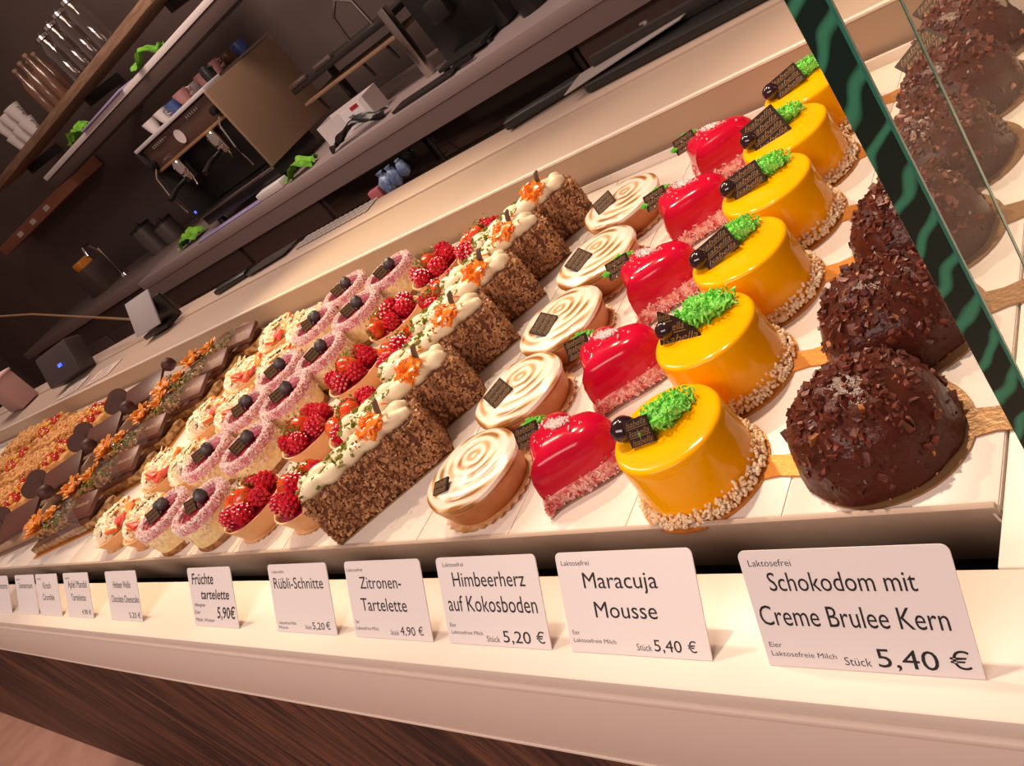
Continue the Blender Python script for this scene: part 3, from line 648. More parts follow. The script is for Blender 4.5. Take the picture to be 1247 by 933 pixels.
for i, (x, y) in enumerate([(-.5550, .0470), (-.5450, .1300), (-.5380, .2180), (-.5330, .300), (-.5330, .388)]):
    place([f1, f0, f1, f2, f0][i], (x, y, 0), [.2, 1.0, .4, 2.0, .1][i], 'raspberry and strawberry tartelette beside the carrot slices, ' + NTH(i, 5), 'fruit tartelettes')
for i, (x, y) in enumerate([(-.6450, .0420), (-.6330, .1310), (-.6250, .213), (-.6210, .2950), (-.6050, .375)]):
    place([f0, f2, f2, f1, f2][i], (x, y, 0), [.5, 1.4, 0, 1.7, .9][i], 'raspberry tartelette beside the pale cheesecakes, ' + NTH(i, 5) + (' of its row' if i in (0, 4) else ''), 'fruit tartelettes')

# ------------------------------------------------------------------ raspberry cheesecakes
def make_cheese(kind):
    root = thing('raspberry_cheesecake', '', 'pastry')
    MB().lathe([(0, .0004), (.0325, .0004), (.0335, .003), (.0325, .0068), (0, .0068)], 40, wob=lambda a, j: 1 + .015 * math.sin(9 * a)).build('biscuit_base', CRUMB, root)
    MB().lathe([(0, .0066), (.0322, .0066), (.0338, .020), (.0345, .033), (.0335, .0365), (.0285, .0372), (.0265, .034), (0, .0335)], 48, wob=lambda a, j: 1 + .008 * math.sin(4 * a)).build('cheesecake_body', CHEESE, root)
    MB().lathe([(.0268, .0338), (.024, .0352), (0, .0356)], 32).build('raspberry_jelly', JELLY, root)
    MB().lathe([(.0262, .0345), (.0275, .0374), (.0310, .0384), (.0340, .0374), (.0350, .0345), (.0349, .0300), (.0345, .0330)], 48, wob=lambda a, j: 1 + (.004 * math.sin(11 * a) if j == 5 else 0)).build('pink_rim', PINKR, root)
    mb = MB()
    for i in range(1000):
        a = RNG.uniform(0, 2 * PI); q = RNG.random()
        if q < .62: r = RNG.uniform(.0262, .0352); z = .0378 + .0015 * math.sin((r - .0262) / .009 * PI) + RNG.uniform(-.0005, .0005)
        else: r = .0350; z = .0365 - RNG.random() ** 1.8 * .017
        mb.grain((r * math.cos(a), r * math.sin(a), z), RNG.uniform(.0007, .0013), (1.3, .9, .7))
    stuff(mb.build('pink_sugar_rim', SUGARP, root))
    zt = .0356
    def bb(loc, r):
        mb = MB(); mb.lathe([(0, -r), (r * .55, -r * .82), (r * .92, -r * .35), (r, .1 * r), (r * .8, .62 * r), (r * .42, .86 * r), (r * .36, .98 * r), (r * .28, .80 * r), (0, .74 * r)], 20, wob=lambda a, j: 1 + (.12 * math.sin(5 * a) if j in (5, 6) else 0)); mb.build('blueberry', BLUEB, root, loc=loc, rot=(-.5, .35, 0))
    bb((.0035, .0065, zt + .0062), .0075)
    if kind == 0: bb((-.0065, .010, zt + .0055), .0062)
    plaque(root, (-.006, -.0045, zt + .0052), (math.radians(48), 0, math.radians(25 if kind == 0 else 60)), .016, .0125)
    return root
c0, c1 = make_cheese(0), make_cheese(1)
for i, (x, y) in enumerate([(-.7330, .0380), (-.7290, .1170), (-.7280, .1900), (-.7180, .2540), (-.7110, .327), (-.6990, .393)]):
    place([c0, c1][i > 0], (x, y, 0), [0, .1, -.2, .2, 0, .1][i], 'raspberry cheesecake with blueberry and pink sugar rim, right row, ' + NTH(i, 6), 'raspberry cheesecakes')
for i, (x, y) in enumerate([(-.8230, .0350), (-.8250, .116), (-.8170, .1880), (-.8060, .2480), (-.8120, .335), (-.7980, .396)]):
    place([c0, c1][i in (1, 3, 5)], (x, y, 0), [.4, -.3, .2, -.1, .1, 0][i], 'raspberry cheesecake with blueberry and pink sugar rim, left row, ' + NTH(i, 6), 'raspberry cheesecakes')

# ------------------------------------------------------------------ apple almond tartelettes
def make_apple(seed):
    r_ = random.Random(seed)
    root = thing('apple_almond_tartelette', '', 'pastry')
    MB().lathe([(0, .0002), (.028, .0002), (.0340, .0008), (.0355, .0026), (.0290, .0020), (0, .0016)], 150, wob=lambda a, j: scallop(a, j, 30, .03)).build('paper_cup', PAPER, root)
    MB().lathe([(0, .0018), (.0315, .0018), (.0330, .004), (.0385, .0175), (.0390, .0185), (.0375, .0185), (.036, .0165), (0, .0165)], 60).build('tart_shell', SHELLP, root)
    mb = MB(); mb.blob((-.006, .002, .017), (.0300, .033, .0155), 3, .35, 3)
    for i in range(330):
        x, y = r_.uniform(-.036, .024), r_.uniform(-.031, .035); q = 1 - ((x + .006) / .030) ** 2 - ((y - .002) / .033) ** 2
        if q > .03: mb.grain((x, y, .0175 + .0155 * q ** .5), r_.uniform(.0012, .0036))
    mb.build('sugared_crumble', STREU, root)
    for k in range(9):
        x, y = r_.uniform(.004, .030), r_.uniform(-.028, .028)
        if math.hypot(x, y) > .033: x *= .8; y *= .8
        MB().box((0, 0, 0), (.0165, .0105, .0055), bev=.0018).build('apple_piece', APPLE if k % 3 else PINKF, root, loc=(x, y, .0265 - (x - .004) * .22 + r_.uniform(0, .004)), rot=(r_.uniform(-.4, .4), r_.uniform(-.4, .4), r_.uniform(0, 3)))
    for k in range(5):
        x, y = r_.uniform(-.02, .026), r_.uniform(-.02, .024)
        MB().lathe([(0, 0), (.0055, .0002), (.0058, .0006), (0, .0008)], 14).build('almond_slice', ALMOND, root, loc=(x, y, .0318 + r_.uniform(-.001, .003)), rot=(r_.uniform(-.5, .5), r_.uniform(-.5, .5), 0))
    mb = MB(); mb.tube([(-.002, -.028, .0255), (.003, 0, .0345), (.004, .027, .0300)], [.0011, .0014, .0010], 7); mb.build('cinnamon_stick', CAKEB, root)
    return root
a0, a1 = make_apple(3), make_apple(8)
for i, (x, y) in enumerate([(-.9180, .0480), (-.9150, .1340), (-.9020, .2180), (-.8830, .293), (-.8880, .372)]):
    place([a0, a1][i % 2], (x, y, 0), [0, .6, .2, -.3, .5][i], 'sugared apple almond tartelette next to the cheesecakes, ' + NTH(i, 5), 'apple almond tartelettes')
for i, (x, y) in enumerate([(-1.0150, .0490), (-1.0020, .1330), (-.9920, .222), (-.9840, .302), (-.9820, .386)]):
    place([a1, a0][i % 2], (x, y, 0), [.3, 0, .5, .2, -.2][i], 'sugared apple almond tartelette next to the wrapped nut bars, ' + NTH(i, 5), 'apple almond tartelettes')

# ------------------------------------------------------------------ wrapped caramel nut bars
def make_nutbar(seed):
    r_ = random.Random(seed)
    root = thing('caramel_nut_bar', '', 'pastry')
    MB().box((0, 0, .001), (.212, .055, .0016)).build('cake_board', GOLD, root, smooth=False)
    MB().box((0, 0, .008), (.200, .046, .012), bev=.002).build('caramel_base', NUTMIX, root)
    MB().box((.010, 0, .0175), (.150, .044, .008), bev=.002).build('chocolate_layer', MILKC, root)
    mb = MB()
    for i in range(260):
        x = r_.uniform(-.066, .040); mb.blob((x, r_.uniform(-.022, .022), .0225 + r_.uniform(0, .009)), (r_.uniform(.0035, .0075), r_.uniform(.003, .0055), r_.uniform(.0025, .0045)), 1, rot=(r_.uniform(0, 3), r_.uniform(0, 3), 0))
    stuff(mb.build('caramel_nuts', NUTMIX, root))
    mb = MB()
    for i in range(60): mb.grain((r_.uniform(-.055, .04), r_.uniform(-.02, .02), .0325 + r_.uniform(-.003, .003)), r_.uniform(.002, .0036))
    stuff(mb.build('pistachio_pieces', PISTA, root))
    for k, (x, y) in enumerate([(-.060, -.010), (-.086, .008), (-.035, .012)]):
        mb = MB()
        for q in range(16):
            a = 2 * PI * q / 8 + r_.uniform(-.4, .4); rr = r_.uniform(.012, .021) * (1 if q < 8 else .7); el = r_.uniform(.1, .6) + (.5 if q >= 8 else 0)
            mb.blob((rr * .62 * math.cos(a), rr * .62 * math.sin(a), .004 + rr * math.sin(el) * .7), (rr * .55, rr * .40, .0016), 2, .35, 2.5, rot=(r_.uniform(-.3, .3), -el, a))
        mb.blob((0, 0, .006), (.0095, .0095, .009), 2, .2, 2); mb.build('physalis', PHYS, root, loc=(x, y, .0285))
    sl = MB().box((0, 0, 0), (.044, .040, .007), bev=.001).build('chocolate_square', MILKC, root, loc=(.072, -.002, .0300), rot=(.20, .14, .12))
    v, f = fit_text('Isabella', -.014, -.003, .014, .007, shear=.4); MB().add(v + np.array((0, 0, .0037)), f).build('embossed_mark', GREYG, sl, smooth=False)
    rings = []
    for x in (.012, .032, .054, .076): rings.append([(x + .002 * math.sin(k * 1.7 + x * 90), .030 * math.cos(PI * k / 14), .004 + .040 * max(0.02, math.sin(PI * k / 14)) ** .6 + .0015 * math.sin(k * 2.3 + x * 200)) for k in range(15)])
    mb = MB(); vs = [p for q in rings for p in q]; fs = [(i * 15 + k, i * 15 + k + 1, (i + 1) * 15 + k + 1, (i + 1) * 15 + k) for i in range(3) for k in range(14)]
    mb.add(vs, fs); mb.build('clear_wrapper', WRAP, root)
    return root
n0, n1 = make_nutbar(4), make_nutbar(11)
for i, (x, y) in enumerate([(-1.245, .0660), (-1.235, .1400), (-1.225, .2130), (-1.205, .2830), (-1.190, .3410), (-1.180, .3990)]):
    place([n0, n1][i % 2], (x + [0, .012, -.008, .01, -.012, .004][i], y, 0), math.radians([13, 16, 11, 13, 15, 11][i]), 'caramel nut bar with orange physalis and clear wrap, ' + NTH(i, 6), 'wrapped caramel nut bars')

# ------------------------------------------------------------------ chocolate ganache slices with discs
def make_ganache(seed):
    root = thing('chocolate_ganache_slice', '', 'pastry')
    MB().box((-.02, 0, .001), (.205, .070, .0016)).build('cake_board', GREYB, root, smooth=False)
    MB().box((-.02, 0, .014), (.170, .054, .024), bev=.002).build('ganache_body', GREYG, root)
    MB().box((0, 0, 0), (.088, .060, .006), bev=.001).build('chocolate_slab', MILKC, root, loc=(.018, -.006, .0335), rot=(.26, .06, .35))
    for k, (x, y) in enumerate([(-.066, -.012), (-.092, .022)]):
        MB().lathe([(0, -.002), (.0175, -.002), (.0185, 0), (.0175, .002), (0, .002)], 28).build('cocoa_disc', TRUF, root, loc=(x, y, .0420), rot=(.25, .85, -.15))
    MB().blob((0, 0, 0), (.0135, .0135, .0125), 2, .18, 2).build('truffle', TRUF, root, loc=(.070, .034, .040))
    return root
g0 = make_ganache(1)
for i, (x, y) in enumerate([(-1.485, .0760), (-1.470, .1680), (-1.445, .2600), (-1.420, .3520)]):
    place(g0, (x, y, 0), math.radians([10, 16, 6, 13][i]), 'beige ganache slice with chocolate slab and cocoa discs, ' + NTH(i, 4), 'ganache slices with cocoa discs')

# ------------------------------------------------------------------ crumble cakes at the far left
def make_crumble(seed):
    r_ = random.Random(seed)
    root = thing('cherry_crumble_cake', '', 'pastry')
    MB().box((0, 0, .001), (.330, .088, .0016)).build('cake_board', GREYB, root, smooth=False)
    MB().box((0, 0, .012), (.315, .076, .020), bev=.003).build('cake_body', CRUST, root)
    mb = MB()
    for i in range(420): mb.blob((r_.uniform(-.155, .055), r_.uniform(-.036, .036), .0225 + r_.uniform(0, .009)), (r_.uniform(.003, .008), r_.uniform(.003, .007), r_.uniform(.003, .006)), 1)
    stuff(mb.build('crumble_topping', CRUST, root))
    mb = MB(); my = MB()
    for i in range(34): (mb if i % 2 else my).blob((r_.uniform(.05, .150), r_.uniform(-.034, .034), .024 + r_.uniform(0, .006)), (r_.uniform(.005, .009), r_.uniform(.005, .009), r_.uniform(.004, .006)), 2, .15, 2)
    stuff(mb.build('red_fruit_pieces', REDFR, root)); stuff(my.build('yellow_fruit_pieces', YELF, root))
    return root
k0 = make_crumble(5)
for i, (x, y) in enumerate([(-1.82, .0690), (-1.81, .1580), (-1.80, .2560), (-1.79, .3540)]):
    place(k0, (x, y, 0), math.radians(6), 'golden cherry crumble cake with red fruit at the far left, ' + NTH(i, 4), 'cherry crumble cakes')
k1 = make_crumble(9)
for i, (x, y) in enumerate([(-2.20, .0850), (-2.19, .1840), (-2.18, .2880), (-2.17, .3880)]):
    place(k1, (x, y, 0), math.radians(4), 'golden crumble cake near the left end of the tray, ' + NTH(i, 4), 'end crumble cakes')

# ------------------------------------------------------------------ things on the rear ledge of the case (z about 0.048)
ZR = 0.0480
t = thing('cake_server', 'cake server with a thick black handle lying on the cream rear ledge', 'cake server', (-.600, .628, ZR + .004), math.radians(9))
MB().box((.055, 0, .004), (.125, .019, .013), bev=.0045).build('handle', BLACK, t)
MB().prism([(.112, -.007), (.150, -.009), (.235, -.020), (.262, 0), (.235, .020), (.150, .009), (.112, .007)], .0005, .0022).build('blade', GREYP, t, smooth=False)
t = thing('black_serving_board', 'long black serving board on the rear ledge at the top of the picture', 'board', (-.260, .618, ZR + .001), math.radians(-2))
MB().box((0, 0, .005), (.40, .05, .010), bev=.002).build('board', BLACK, t)
MB().box((0, .018, .018), (.40, .010, .016), bev=.002).build('raised_rail', DARKM, t)
t = MB().prism([(-.075, -.024), (.085, -.006), (.090, .004), (.05, .022), (-.07, .020)], 0, .0012).build('grey_paper_sheet', GREYP, None, smooth=False, loc=(-.415, .628, ZR + .0145), rot=(0, -.03, .03)); tag(t, 'grey pointed paper sheet resting on the black serving board', 'sheet')
t = thing('steel_clip', 'small shiny steel clip at the back rail of the serving board', 'clip', (-.385, .655, ZR + .004))
MB().box((0, 0, .012), (.010, .006, .024), bev=.0015).build('clip_body', CHROME, t); MB().lathe([(0, 0), (.005, .001), (.005, .006), (0, .007)], 12).build('screw_head', CHROME, t, loc=(.010, -.004, .010), rot=(PI / 2, 0, 0))
t = thing('palette_knife', 'dark palette knife with a broad blade on the ledge left of center', 'palette knife', (-1.300, .618, ZR + .003), math.radians(8))
MB().box((-.060, 0, .003), (.105, .020, .010), bev=.003).build('handle', BLACK, t); MB().prism([(-.01, -.007), (.02, -.022), (.130, -.026), (.145, .01), (.03, .020), (-.01, .007)], .001, .0026).build('blade', DARKM, t, smooth=False)
# tilted silver tablet with a thin rail reaching to the left
t = thing('silver_card_holder', 'tilted silver card holder on a black foot on the rear ledge', 'holder', (-1.640, .580, ZR), math.radians(6))
MB().box((0, 0, .006), (.10, .050, .010), bev=.002).build('foot', BLACK, t)
MB().box((.03, .0, .035), (.10, .006, .06), bev=.001).build('support', BLACK, t)
MB().box((0, -.012, .050), (.105, .004, .075), rot=(math.radians(-32), 0, 0), bev=.001).build('plate', mat('silver_sheet', (0.40, 0.38, 0.40), 0.35), t)
t = MB().tube([(-1.70, .585, .083), (-2.40, .70, .215), (-3.2, .80, .35)], .0028, 8).build('brass_rail', mat('brass_rod', (0.55, 0.33, 0.18), 0.3, metal=0.8), None); tag(t, 'thin brass rail running out of the left edge of the picture', 'rail')
t = thing('paper_doily', 'perforated grey lace doily hanging over the far edge of the ledge', 'doily', (-1.03, .634, ZR + .0008))
mb = MB()
for i in range(15):
    for j in range(3): mb.lathe([(.0045, 0), (.0075, 0), (.0075, .0008), (.0045, .0008)], 10, c=(-.10 + i * .0145, -.014 + j * .013, 0))
mb.build('lace', GREYP, t)
t = thing('card_terminal', 'dark card terminal with a small blue lamp at the left', 'card terminal', (-2.13, .560, ZR), math.radians(14))
MB().box((0, 0, .045), (.15, .05, .085), rot=(math.radians(-25), 0, 0), bev=.006).build('body', mat('terminal_grey', (0.06, 0.045, 0.045), 0.4), t); MB().box((.02, -.030, .052), (.014, .003, .008), rot=(math.radians(-25), 0, 0)).build('lamp', BLUEL, t)
t = thing('pink_carton', 'pale pink carton box at the left behind the tray', 'carton', (-2.62, .565, ZR), math.radians(-6))
MB().box((0, 0, .05), (.17, .06, .10), bev=.002).build('carton', mat('pink_card', (0.42, 0.24, 0.21), 0.6), t); MB().box((0, 0, .102), (.176, .066, .006), bev=.001).build('carton_lid', mat('pale_pink_card', (0.60, 0.40, 0.36), 0.6), t)
for k in range(2):
    t = thing('beige_label', 'leaning label with grey writing on the rear ledge, ' + ('right' if k == 0 else 'left') + ' of the pair', 'label', (-1.86 - k * .20, .500, ZR - .003), math.radians(4), 'labels on the rear ledge')
    MB().box((0, 0, .0006), (.13, .050, .0010)).build('label_card', mat('beige_label_card', (0.62, 0.50, 0.43), 0.5), t, smooth=False)
    mb = MB()
    for q in range(3): mb.box((0, -.014 + q * .014, .0012), (.09 - .02 * q, .004, .0002))
    mb.build('grey_lines', mat('label_grey', (0.24, 0.18, 0.16), 0.6), t, smooth=False)

# ------------------------------------------------------------------ the service side behind
FZ = -1.02
struct(MB().box((-4.4, 0.6, FZ - .02), (11.8, 6.5, .04)).build('floor', FLOORM))
struct(MB().box((-4.6, 2.66, .7), (11.8, .06, 3.4)).build('wall_back', WALLM)); struct(MB().box((-9.0, 1.0, .7), (.06, 5.0, 3.4)).build('wall_left', WALLM))
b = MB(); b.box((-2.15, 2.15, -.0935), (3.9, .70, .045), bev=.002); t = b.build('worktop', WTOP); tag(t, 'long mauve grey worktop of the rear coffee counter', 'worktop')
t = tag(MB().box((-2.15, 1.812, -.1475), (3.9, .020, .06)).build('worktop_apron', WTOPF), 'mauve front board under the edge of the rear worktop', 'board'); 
def cabinet(x0, x1, label, glass=True, drawer=False):
    t = thing('undercounter_cabinet', label, 'cabinet', ((x0 + x1) / 2, 2.14, FZ), 0, 'cabinets under the rear worktop')
    w = x1 - x0 - .008; h = .86
    MB().box((0, .02, h / 2), (w, .60, h), bev=.003).build('carcass', CABD if glass else CABL, t)
    d = MB().box((0, -.290, h * .42), (w - .03, .018, h * .80), bev=.003).build('door', CABG if glass else CABL, t)
    MB().box((0, -.290, h * .92), (w - .03, .018, h * .12), bev=.003).build('top_panel', CABG if glass else CABL, t)
    MB().tube([(w / 2 - .05, -.312, h * .72), (w / 2 - .05, -.316, h * .60), (w / 2 - .05, -.312, h * .45)], .006, 8).build('handle', DARKM, d)
    return t
cabinet(-1.27, -.62, 'brown grey cabinet at the right end under the worktop', glass=False)
cabinet(-1.93, -1.27, 'dark glass fridge under the worktop, beside the brown grey cabinet')
cabinet(-2.58, -1.93, 'dark glass fridge with blue packets showing low down')
cabinet(-3.24, -2.58, 'plain brown cabinet below the espresso machine', glass=False)
cabinet(-4.08, -3.24, 'plain brown cabinet at the left end of the worktop', glass=False)
# packets in front of the dark fridge door
for k, (x, z, m, r) in enumerate([(-2.16, -.245, BLUEP, .030), (-2.11, -.235, BLUEP, .026), (-2.05, -.225, BLUEP, .022)]):
    t = thing('blue_wrapped_bundle', ['large', 'middle', 'small'][k] + ' pale blue wrapped bundle in front of the dark fridge', 'bundle', (x, 1.79, z - .05), 0, 'blue bundles')
    MB().blob((0, 0, .045), (r, r * .9, r * 1.35), 3, .25, 2).build('wrapper', m, t); MB().lathe([(r * .35, .045 + r * 1.2), (r * .5, .045 + r * 1.7), (r * .2, .045 + r * 1.55)], 12).build('twisted_top', m, t)
t = thing('pink_packet', 'pink packet with a white label left of the blue bundles', 'packet', (-2.24, 1.79, -.31), .2)
MB().box((0, 0, .04), (.055, .03, .06), bev=.006).build('packet', mat('pink_foil', (0.55, 0.16, 0.18), 0.35), t); MB().box((-.015, -.016, .02), (.02, .002, .03)).build('white_label', WHITEP, t)
t = thing('wire_rack', 'dark wire rack holding the bundles before the fridge', 'rack', (-2.18, 1.775, -.33))
mb = MB()
for k in range(9): mb.tube([(-.2 + k * .05, -.03, .03), (-.2 + k * .05, .035, .03)], .002, 6)
mb.tube([(-.21, -.03, .03), (.21, -.03, .03)], .003, 6); mb.tube([(-.21, .035, .03), (.21, .035, .03)], .003, 6)
mb.build('wire_shelf', DARKM, t)
for x in (-.2, .2): MB().tube([(x, 0, -.62), (x, 0, .05)], .004, 6).build('upright', DARKM, t)

# espresso machine
ZW = -0.071
em = thing('espresso_machine', 'two-group espresso machine with tan side panel on the rear worktop', 'espresso machine', (-3.00, 1.86, ZW))
def part(name, m, c, d, bev=.004, rot=None, parent=em): return MB().box(c, d, rot=rot, bev=bev).build(name, m, parent)
part('side_panel', SIDEP, (.325, .21, .255), (.016, .43, .35), .003)
part('side_panel', DARKM, (-.325, .21, .255), (.016, .43, .35), .003)
part('body', DARKM, (0, .26, .25), (.63, .30, .33), .01)
part('front_panel', mat('brown_front_panel', (0.11, 0.06, 0.045), 0.3), (0, .07, .375), (.63, .10, .10), .006)
part('top_rim', mat('pale_steel_rim', (0.62, 0.58, 0.58), 0.3), (0, .05, .437), (.66, .10, .016), .003)
part('cup_tray', STEEL, (0, .26, .437), (.65, .34, .012), .003)
fp = part('lower_trim', mat('amber_trim', (0.30, 0.16, 0.07), 0.4), (0, .018, .322), (.63, .012, .012), .002)
MB().lathe([(.022, 0), (.030, .001), (.030, .004), (.022, .004)], 28, c=(0, 0, 0)).build('round_badge', PORC, em, loc=(-.02, .018, .372), rot=(PI / 2, 0, 0))
for k, x in enumerate((-.17, .15)):
    mb = MB()
    for q in range(6): mb.box((-.045 + q * .018, 0, .004), (.009, .012, .016), bev=.003)
    mb.build('button_row', CHROME, em, loc=(x, .017, .402))
    g = MB().lathe([(0, 0), (.030, 0), (.033, .03), (.028, .06), (0, .06)], 24).build('group_head', CHROME, em, loc=(x, .02, .255))
    pf = MB().lathe([(0, 0), (.026, 0), (.029, .02), (.029, .032), (0, .032)], 24).build('portafilter', CHROME, em, loc=(x, .02, .222))
    MB().tube([(0, -.034, .016), (0, -.10, .012), (0, -.155, -.004)], [.009, .011, .013], 10).build('portafilter_handle', BLACK, pf)
    MB().tube([(0, 0, 0), (-.006, 0, -.02), (-.012, 0, -.03)], .006, 8).build('spout', CHROME, pf)
for x in (-.30, .29):
    MB().tube([(x, .00, .34), (x, -.03, .31), (x, -.045, .22), (x, -.04, .13)], .004, 8).build('steam_wand', CHROME, em)
    MB().lathe([(0, 0), (.016, 0), (.019, .01), (.016, .03), (0, .032)], 16).build('steam_knob', BLACK, em, loc=(x, .015, .36), rot=(PI / 2, 0, 0))
part('drip_tray', BLACK, (0, .13, .055), (.64, .26, .05), .006)
mb = MB()
for k in range(20): mb.box((-.29 + k * .0305, .13, .083), (.008, .23, .004))
mb.build('drip_grille', STEEL, em)
part('front_rail', STEEL, (0, -.004, .078), (.64, .012, .012), .003)
for x in (-.27, .27):
    for y in (.04, .36): MB().lathe([(0, 0), (.02, 0), (.016, .032), (0, .032)], 14).build('foot', BLACK, em, loc=(x, y, .0005))
MB().box((0, 0, 0), (.012, .005, .012), bev=.002).build('blue_lamp', BLUEL, em, loc=(-.30, -.012, .11))
# cups on top of the machine
def cup(r, h, m, label, x, y, z, grp='cups on the espresso machine'):
    t = thing('cup', label, 'cup', (x, y, z), random.uniform(0, 6), grp)
    MB().lathe([(0, 0), (r * .6, 0), (r * .8, h * .35), (r, h), (r * .93, h), (r * .72, h * .35), (0, h * .12)], 20).build('bowl', m, t)
    MB().tube([(r * .9, 0, h * .85), (r * 1.5, 0, h * .75), (r * 1.45, 0, h * .4), (r * .8, 0, h * .3)], r * .09, 6).build('ear', m, t); return t
zc = ZW + .4432
CU = [(-3.27, 1.98, PORC, .034, .055), (-3.17, 1.99, PORC, .034, .055), (-3.08, 2.00, BLUECUP, .034, .05), (-2.99, 2.00, PINKCUP, .036, .055), (-3.27, 2.10, PINKCUP, .038, .055), (-3.16, 2.11, PINKCUP, .038, .055), (-3.05, 2.11, PORC, .036, .05), (-2.94, 2.10, PINKCUP, .036, .055), (-2.83, 2.09, PINKCUP, .036, .055), (-3.24, 2.22, PORC, .036, .05), (-3.12, 2.22, BROWNG, .036, .05), (-3.00, 2.22, PINKCUP, .036, .05), (-2.88, 2.22, BROWNG, .036, .05), (-2.77, 2.21, BLUECUP, .036, .05)]
CN = {PORC.name: 'cream', BLUECUP.name: 'blue', PINKCUP.name: 'rose', BROWNG.name: 'brown'}
for k, (x, y, m, r, h) in enumerate(CU):
    row = 'front' if y < 2.05 else ('middle' if y < 2.15 else 'back')
    rr = [q for q in CU if (q[1] < 2.05) == (y < 2.05) and (q[1] < 2.15) == (y < 2.15)]; rr.sort(); i = [q[0] for q in rr].index(x)
    cup(r, h, m, CN[m.name] + ' cup on the espresso machine, ' + ORD(i) + ' from the left in the ' + row + ' row', x, y, zc)
t = thing('black_knob_jug', 'small black jug at the front right corner on the espresso machine', 'jug', (-2.73, 1.97, zc))
MB().lathe([(0, 0), (.026, 0), (.028, .03), (.020, .055), (.017, .055), (0, .01)], 18).build('body', BLACK, t); MB().tube([(.024, 0, .045), (.045, 0, .035), (.027, 0, .01)], .004, 6).build('ear', BLACK, t)
# cloths
def cloth(name, label, loc, sx, sy, m, seed, rz=0, group=None):
    vs = []; fs = []; n = 18
    for i in range(n):
        for j in range(n):
            u, v = i / (n - 1) - .5, j / (n - 1) - .5; q = noise.noise(Vector((u * 5 + seed, v * 5, seed)))
            vs.append((u * sx, v * sy * (1 - .5 * abs(u)), .012 + .022 * q + .016 * math.cos(u * 7)))
    for i in range(n - 1):
        for j in range(n - 1): fs.append((i * n + j, (i + 1) * n + j, (i + 1) * n + j + 1, i * n + j + 1))
    z0 = min(p[2] for p in vs); vs = [(a, b, c_ - z0 + .001) for a, b, c_ in vs]
    top = np.array(vs); k = len(vs); bot = top - np.array((0, 0, .0009)); edge = []
    rim = [i * n for i in range(n)] + [(n - 1) * n + j for j in range(1, n)] + [i * n + n - 1 for i in range(n - 2, -1, -1)] + [j for j in range(n - 2, 0, -1)]
    fs2 = fs + [tuple(q + k for q in reversed(f)) for f in fs] + [(rim[(i + 1) % len(rim)], rim[i], rim[i] + k, rim[(i + 1) % len(rim)] + k) for i in range(len(rim))]
    o = MB().add(np.concatenate([top, bot]), fs2).build(name, m, None, loc=loc, rot=(0, 0, rz)); tag(o, label, 'cloth', group); return o
cloth('cleaning_cloth', 'bright green cloth crumpled on the worktop edge before the espresso machine', (-2.56, 1.860, ZW), .15, .10, LIME, 1.1, .3)
cloth('cleaning_cloth', 'dull green cloth further left on the worktop beside the lilac towel', (-3.62, 1.93, ZW), .20, .12, LIME, 4.4, 0)
t = tag(MB().box((0, 0, .004), (.56, .050, .007), bev=.003).build('folded_towel', LILAC, None, loc=(-3.12, 1.830, ZW - .0 + .0005), rot=(0, 0, .01)), 'long folded lilac towel on the worktop edge', 'towel')
t = tag(MB().box((0, 0, .016), (.18, .050, .03), bev=.004).build('white_folded_napkins', WHITEP, None, loc=(-2.74, 1.830, ZW + .0008)), 'stack of white folded napkins next to the green cloth', 'napkins')
# shelf above the machine with a second cloth
sh = thing('wall_shelf', 'pale shelf board above the espresso machine with cloths on it', 'shelf', (-3.00, 2.02, .575))
MB().box((-.3, .06, -.012), (2.1, .16, .024), bev=.002).build('shelf_board', PORC, sh); MB().box((-.3, .06, -.052), (2.1, .15, .05), bev=.002).build('shelf_underside', CABL, sh)
for x in (-1.2, .6): MB().box((x, .36, -.03), (.03, .48, .03)).build('bracket', DARKM, sh)
cloth('shelf_cloth', 'bright green cloth on the shelf above the espresso machine', (-3.03, 2.035, .576), .16, .10, LIME, 2.6, .5)
t = tag(MB().box((0, 0, .005), (.46, .09, .009), bev=.003).build('folded_shelf_towel', LILAC, None, loc=(-3.50, 2.03, .5755)), 'lilac towel folded on the shelf above the espresso machine', 'towel')
cloth('shelf_cloth', 'dull green cloth at the left end of the shelf board', (-3.86, 2.05, .576), .16, .10, LIME, 7.7, .2)

# contact grill table and white box to the right of the machine
gr = thing('grill_stand', 'dark metal stand with steel clamps on the worktop right of the espresso machine', 'stand', (-2.22, 2.17, ZW))
MB().box((0, 0, .225), (.62, .24, .022), bev=.004).build('upper_plate', DARKM, gr); MB().box((0, -.02, .165), (.58, .22, .012), bev=.003).build('lower_plate', WOODS, gr)
for x in (-.24, -.10, .06, .2): MB().tube([(x, -.10, .165), (x + .01, -.10, .10)], .006, 8).build('peg', DARKM, gr)
for x in (-.28, .28): MB().box((x, .09, .11), (.022, .03, .218), bev=.003).build('leg', DARKM, gr)
for x in (-.25, -.08): MB().box((x, -.112, .245), (.11, .022, .018), bev=.003).build('clamp', STEEL, gr)
MB().tube([(-.02, 0, .236), (-.01, 0, .33), (.05, 0, .37), (.11, 0, .33), (.12, 0, .236)], .007, 8).build('hoop_handle', STEEL, gr)
MB().box((.30, -.12, .13), (.035, .03, .26), bev=.003).build('steel_post', STEEL, gr)
bx = thing('white_carton', 'white open carton with a printed label and a red mark', 'carton', (-2.28, 1.98, ZW), .12)
MB().prism([(-.13, -.05), (.13, -.05), (.13, .05), (-.13, .05)], .0008, .003).build('bottom', WHITEP, bx, smooth=False)
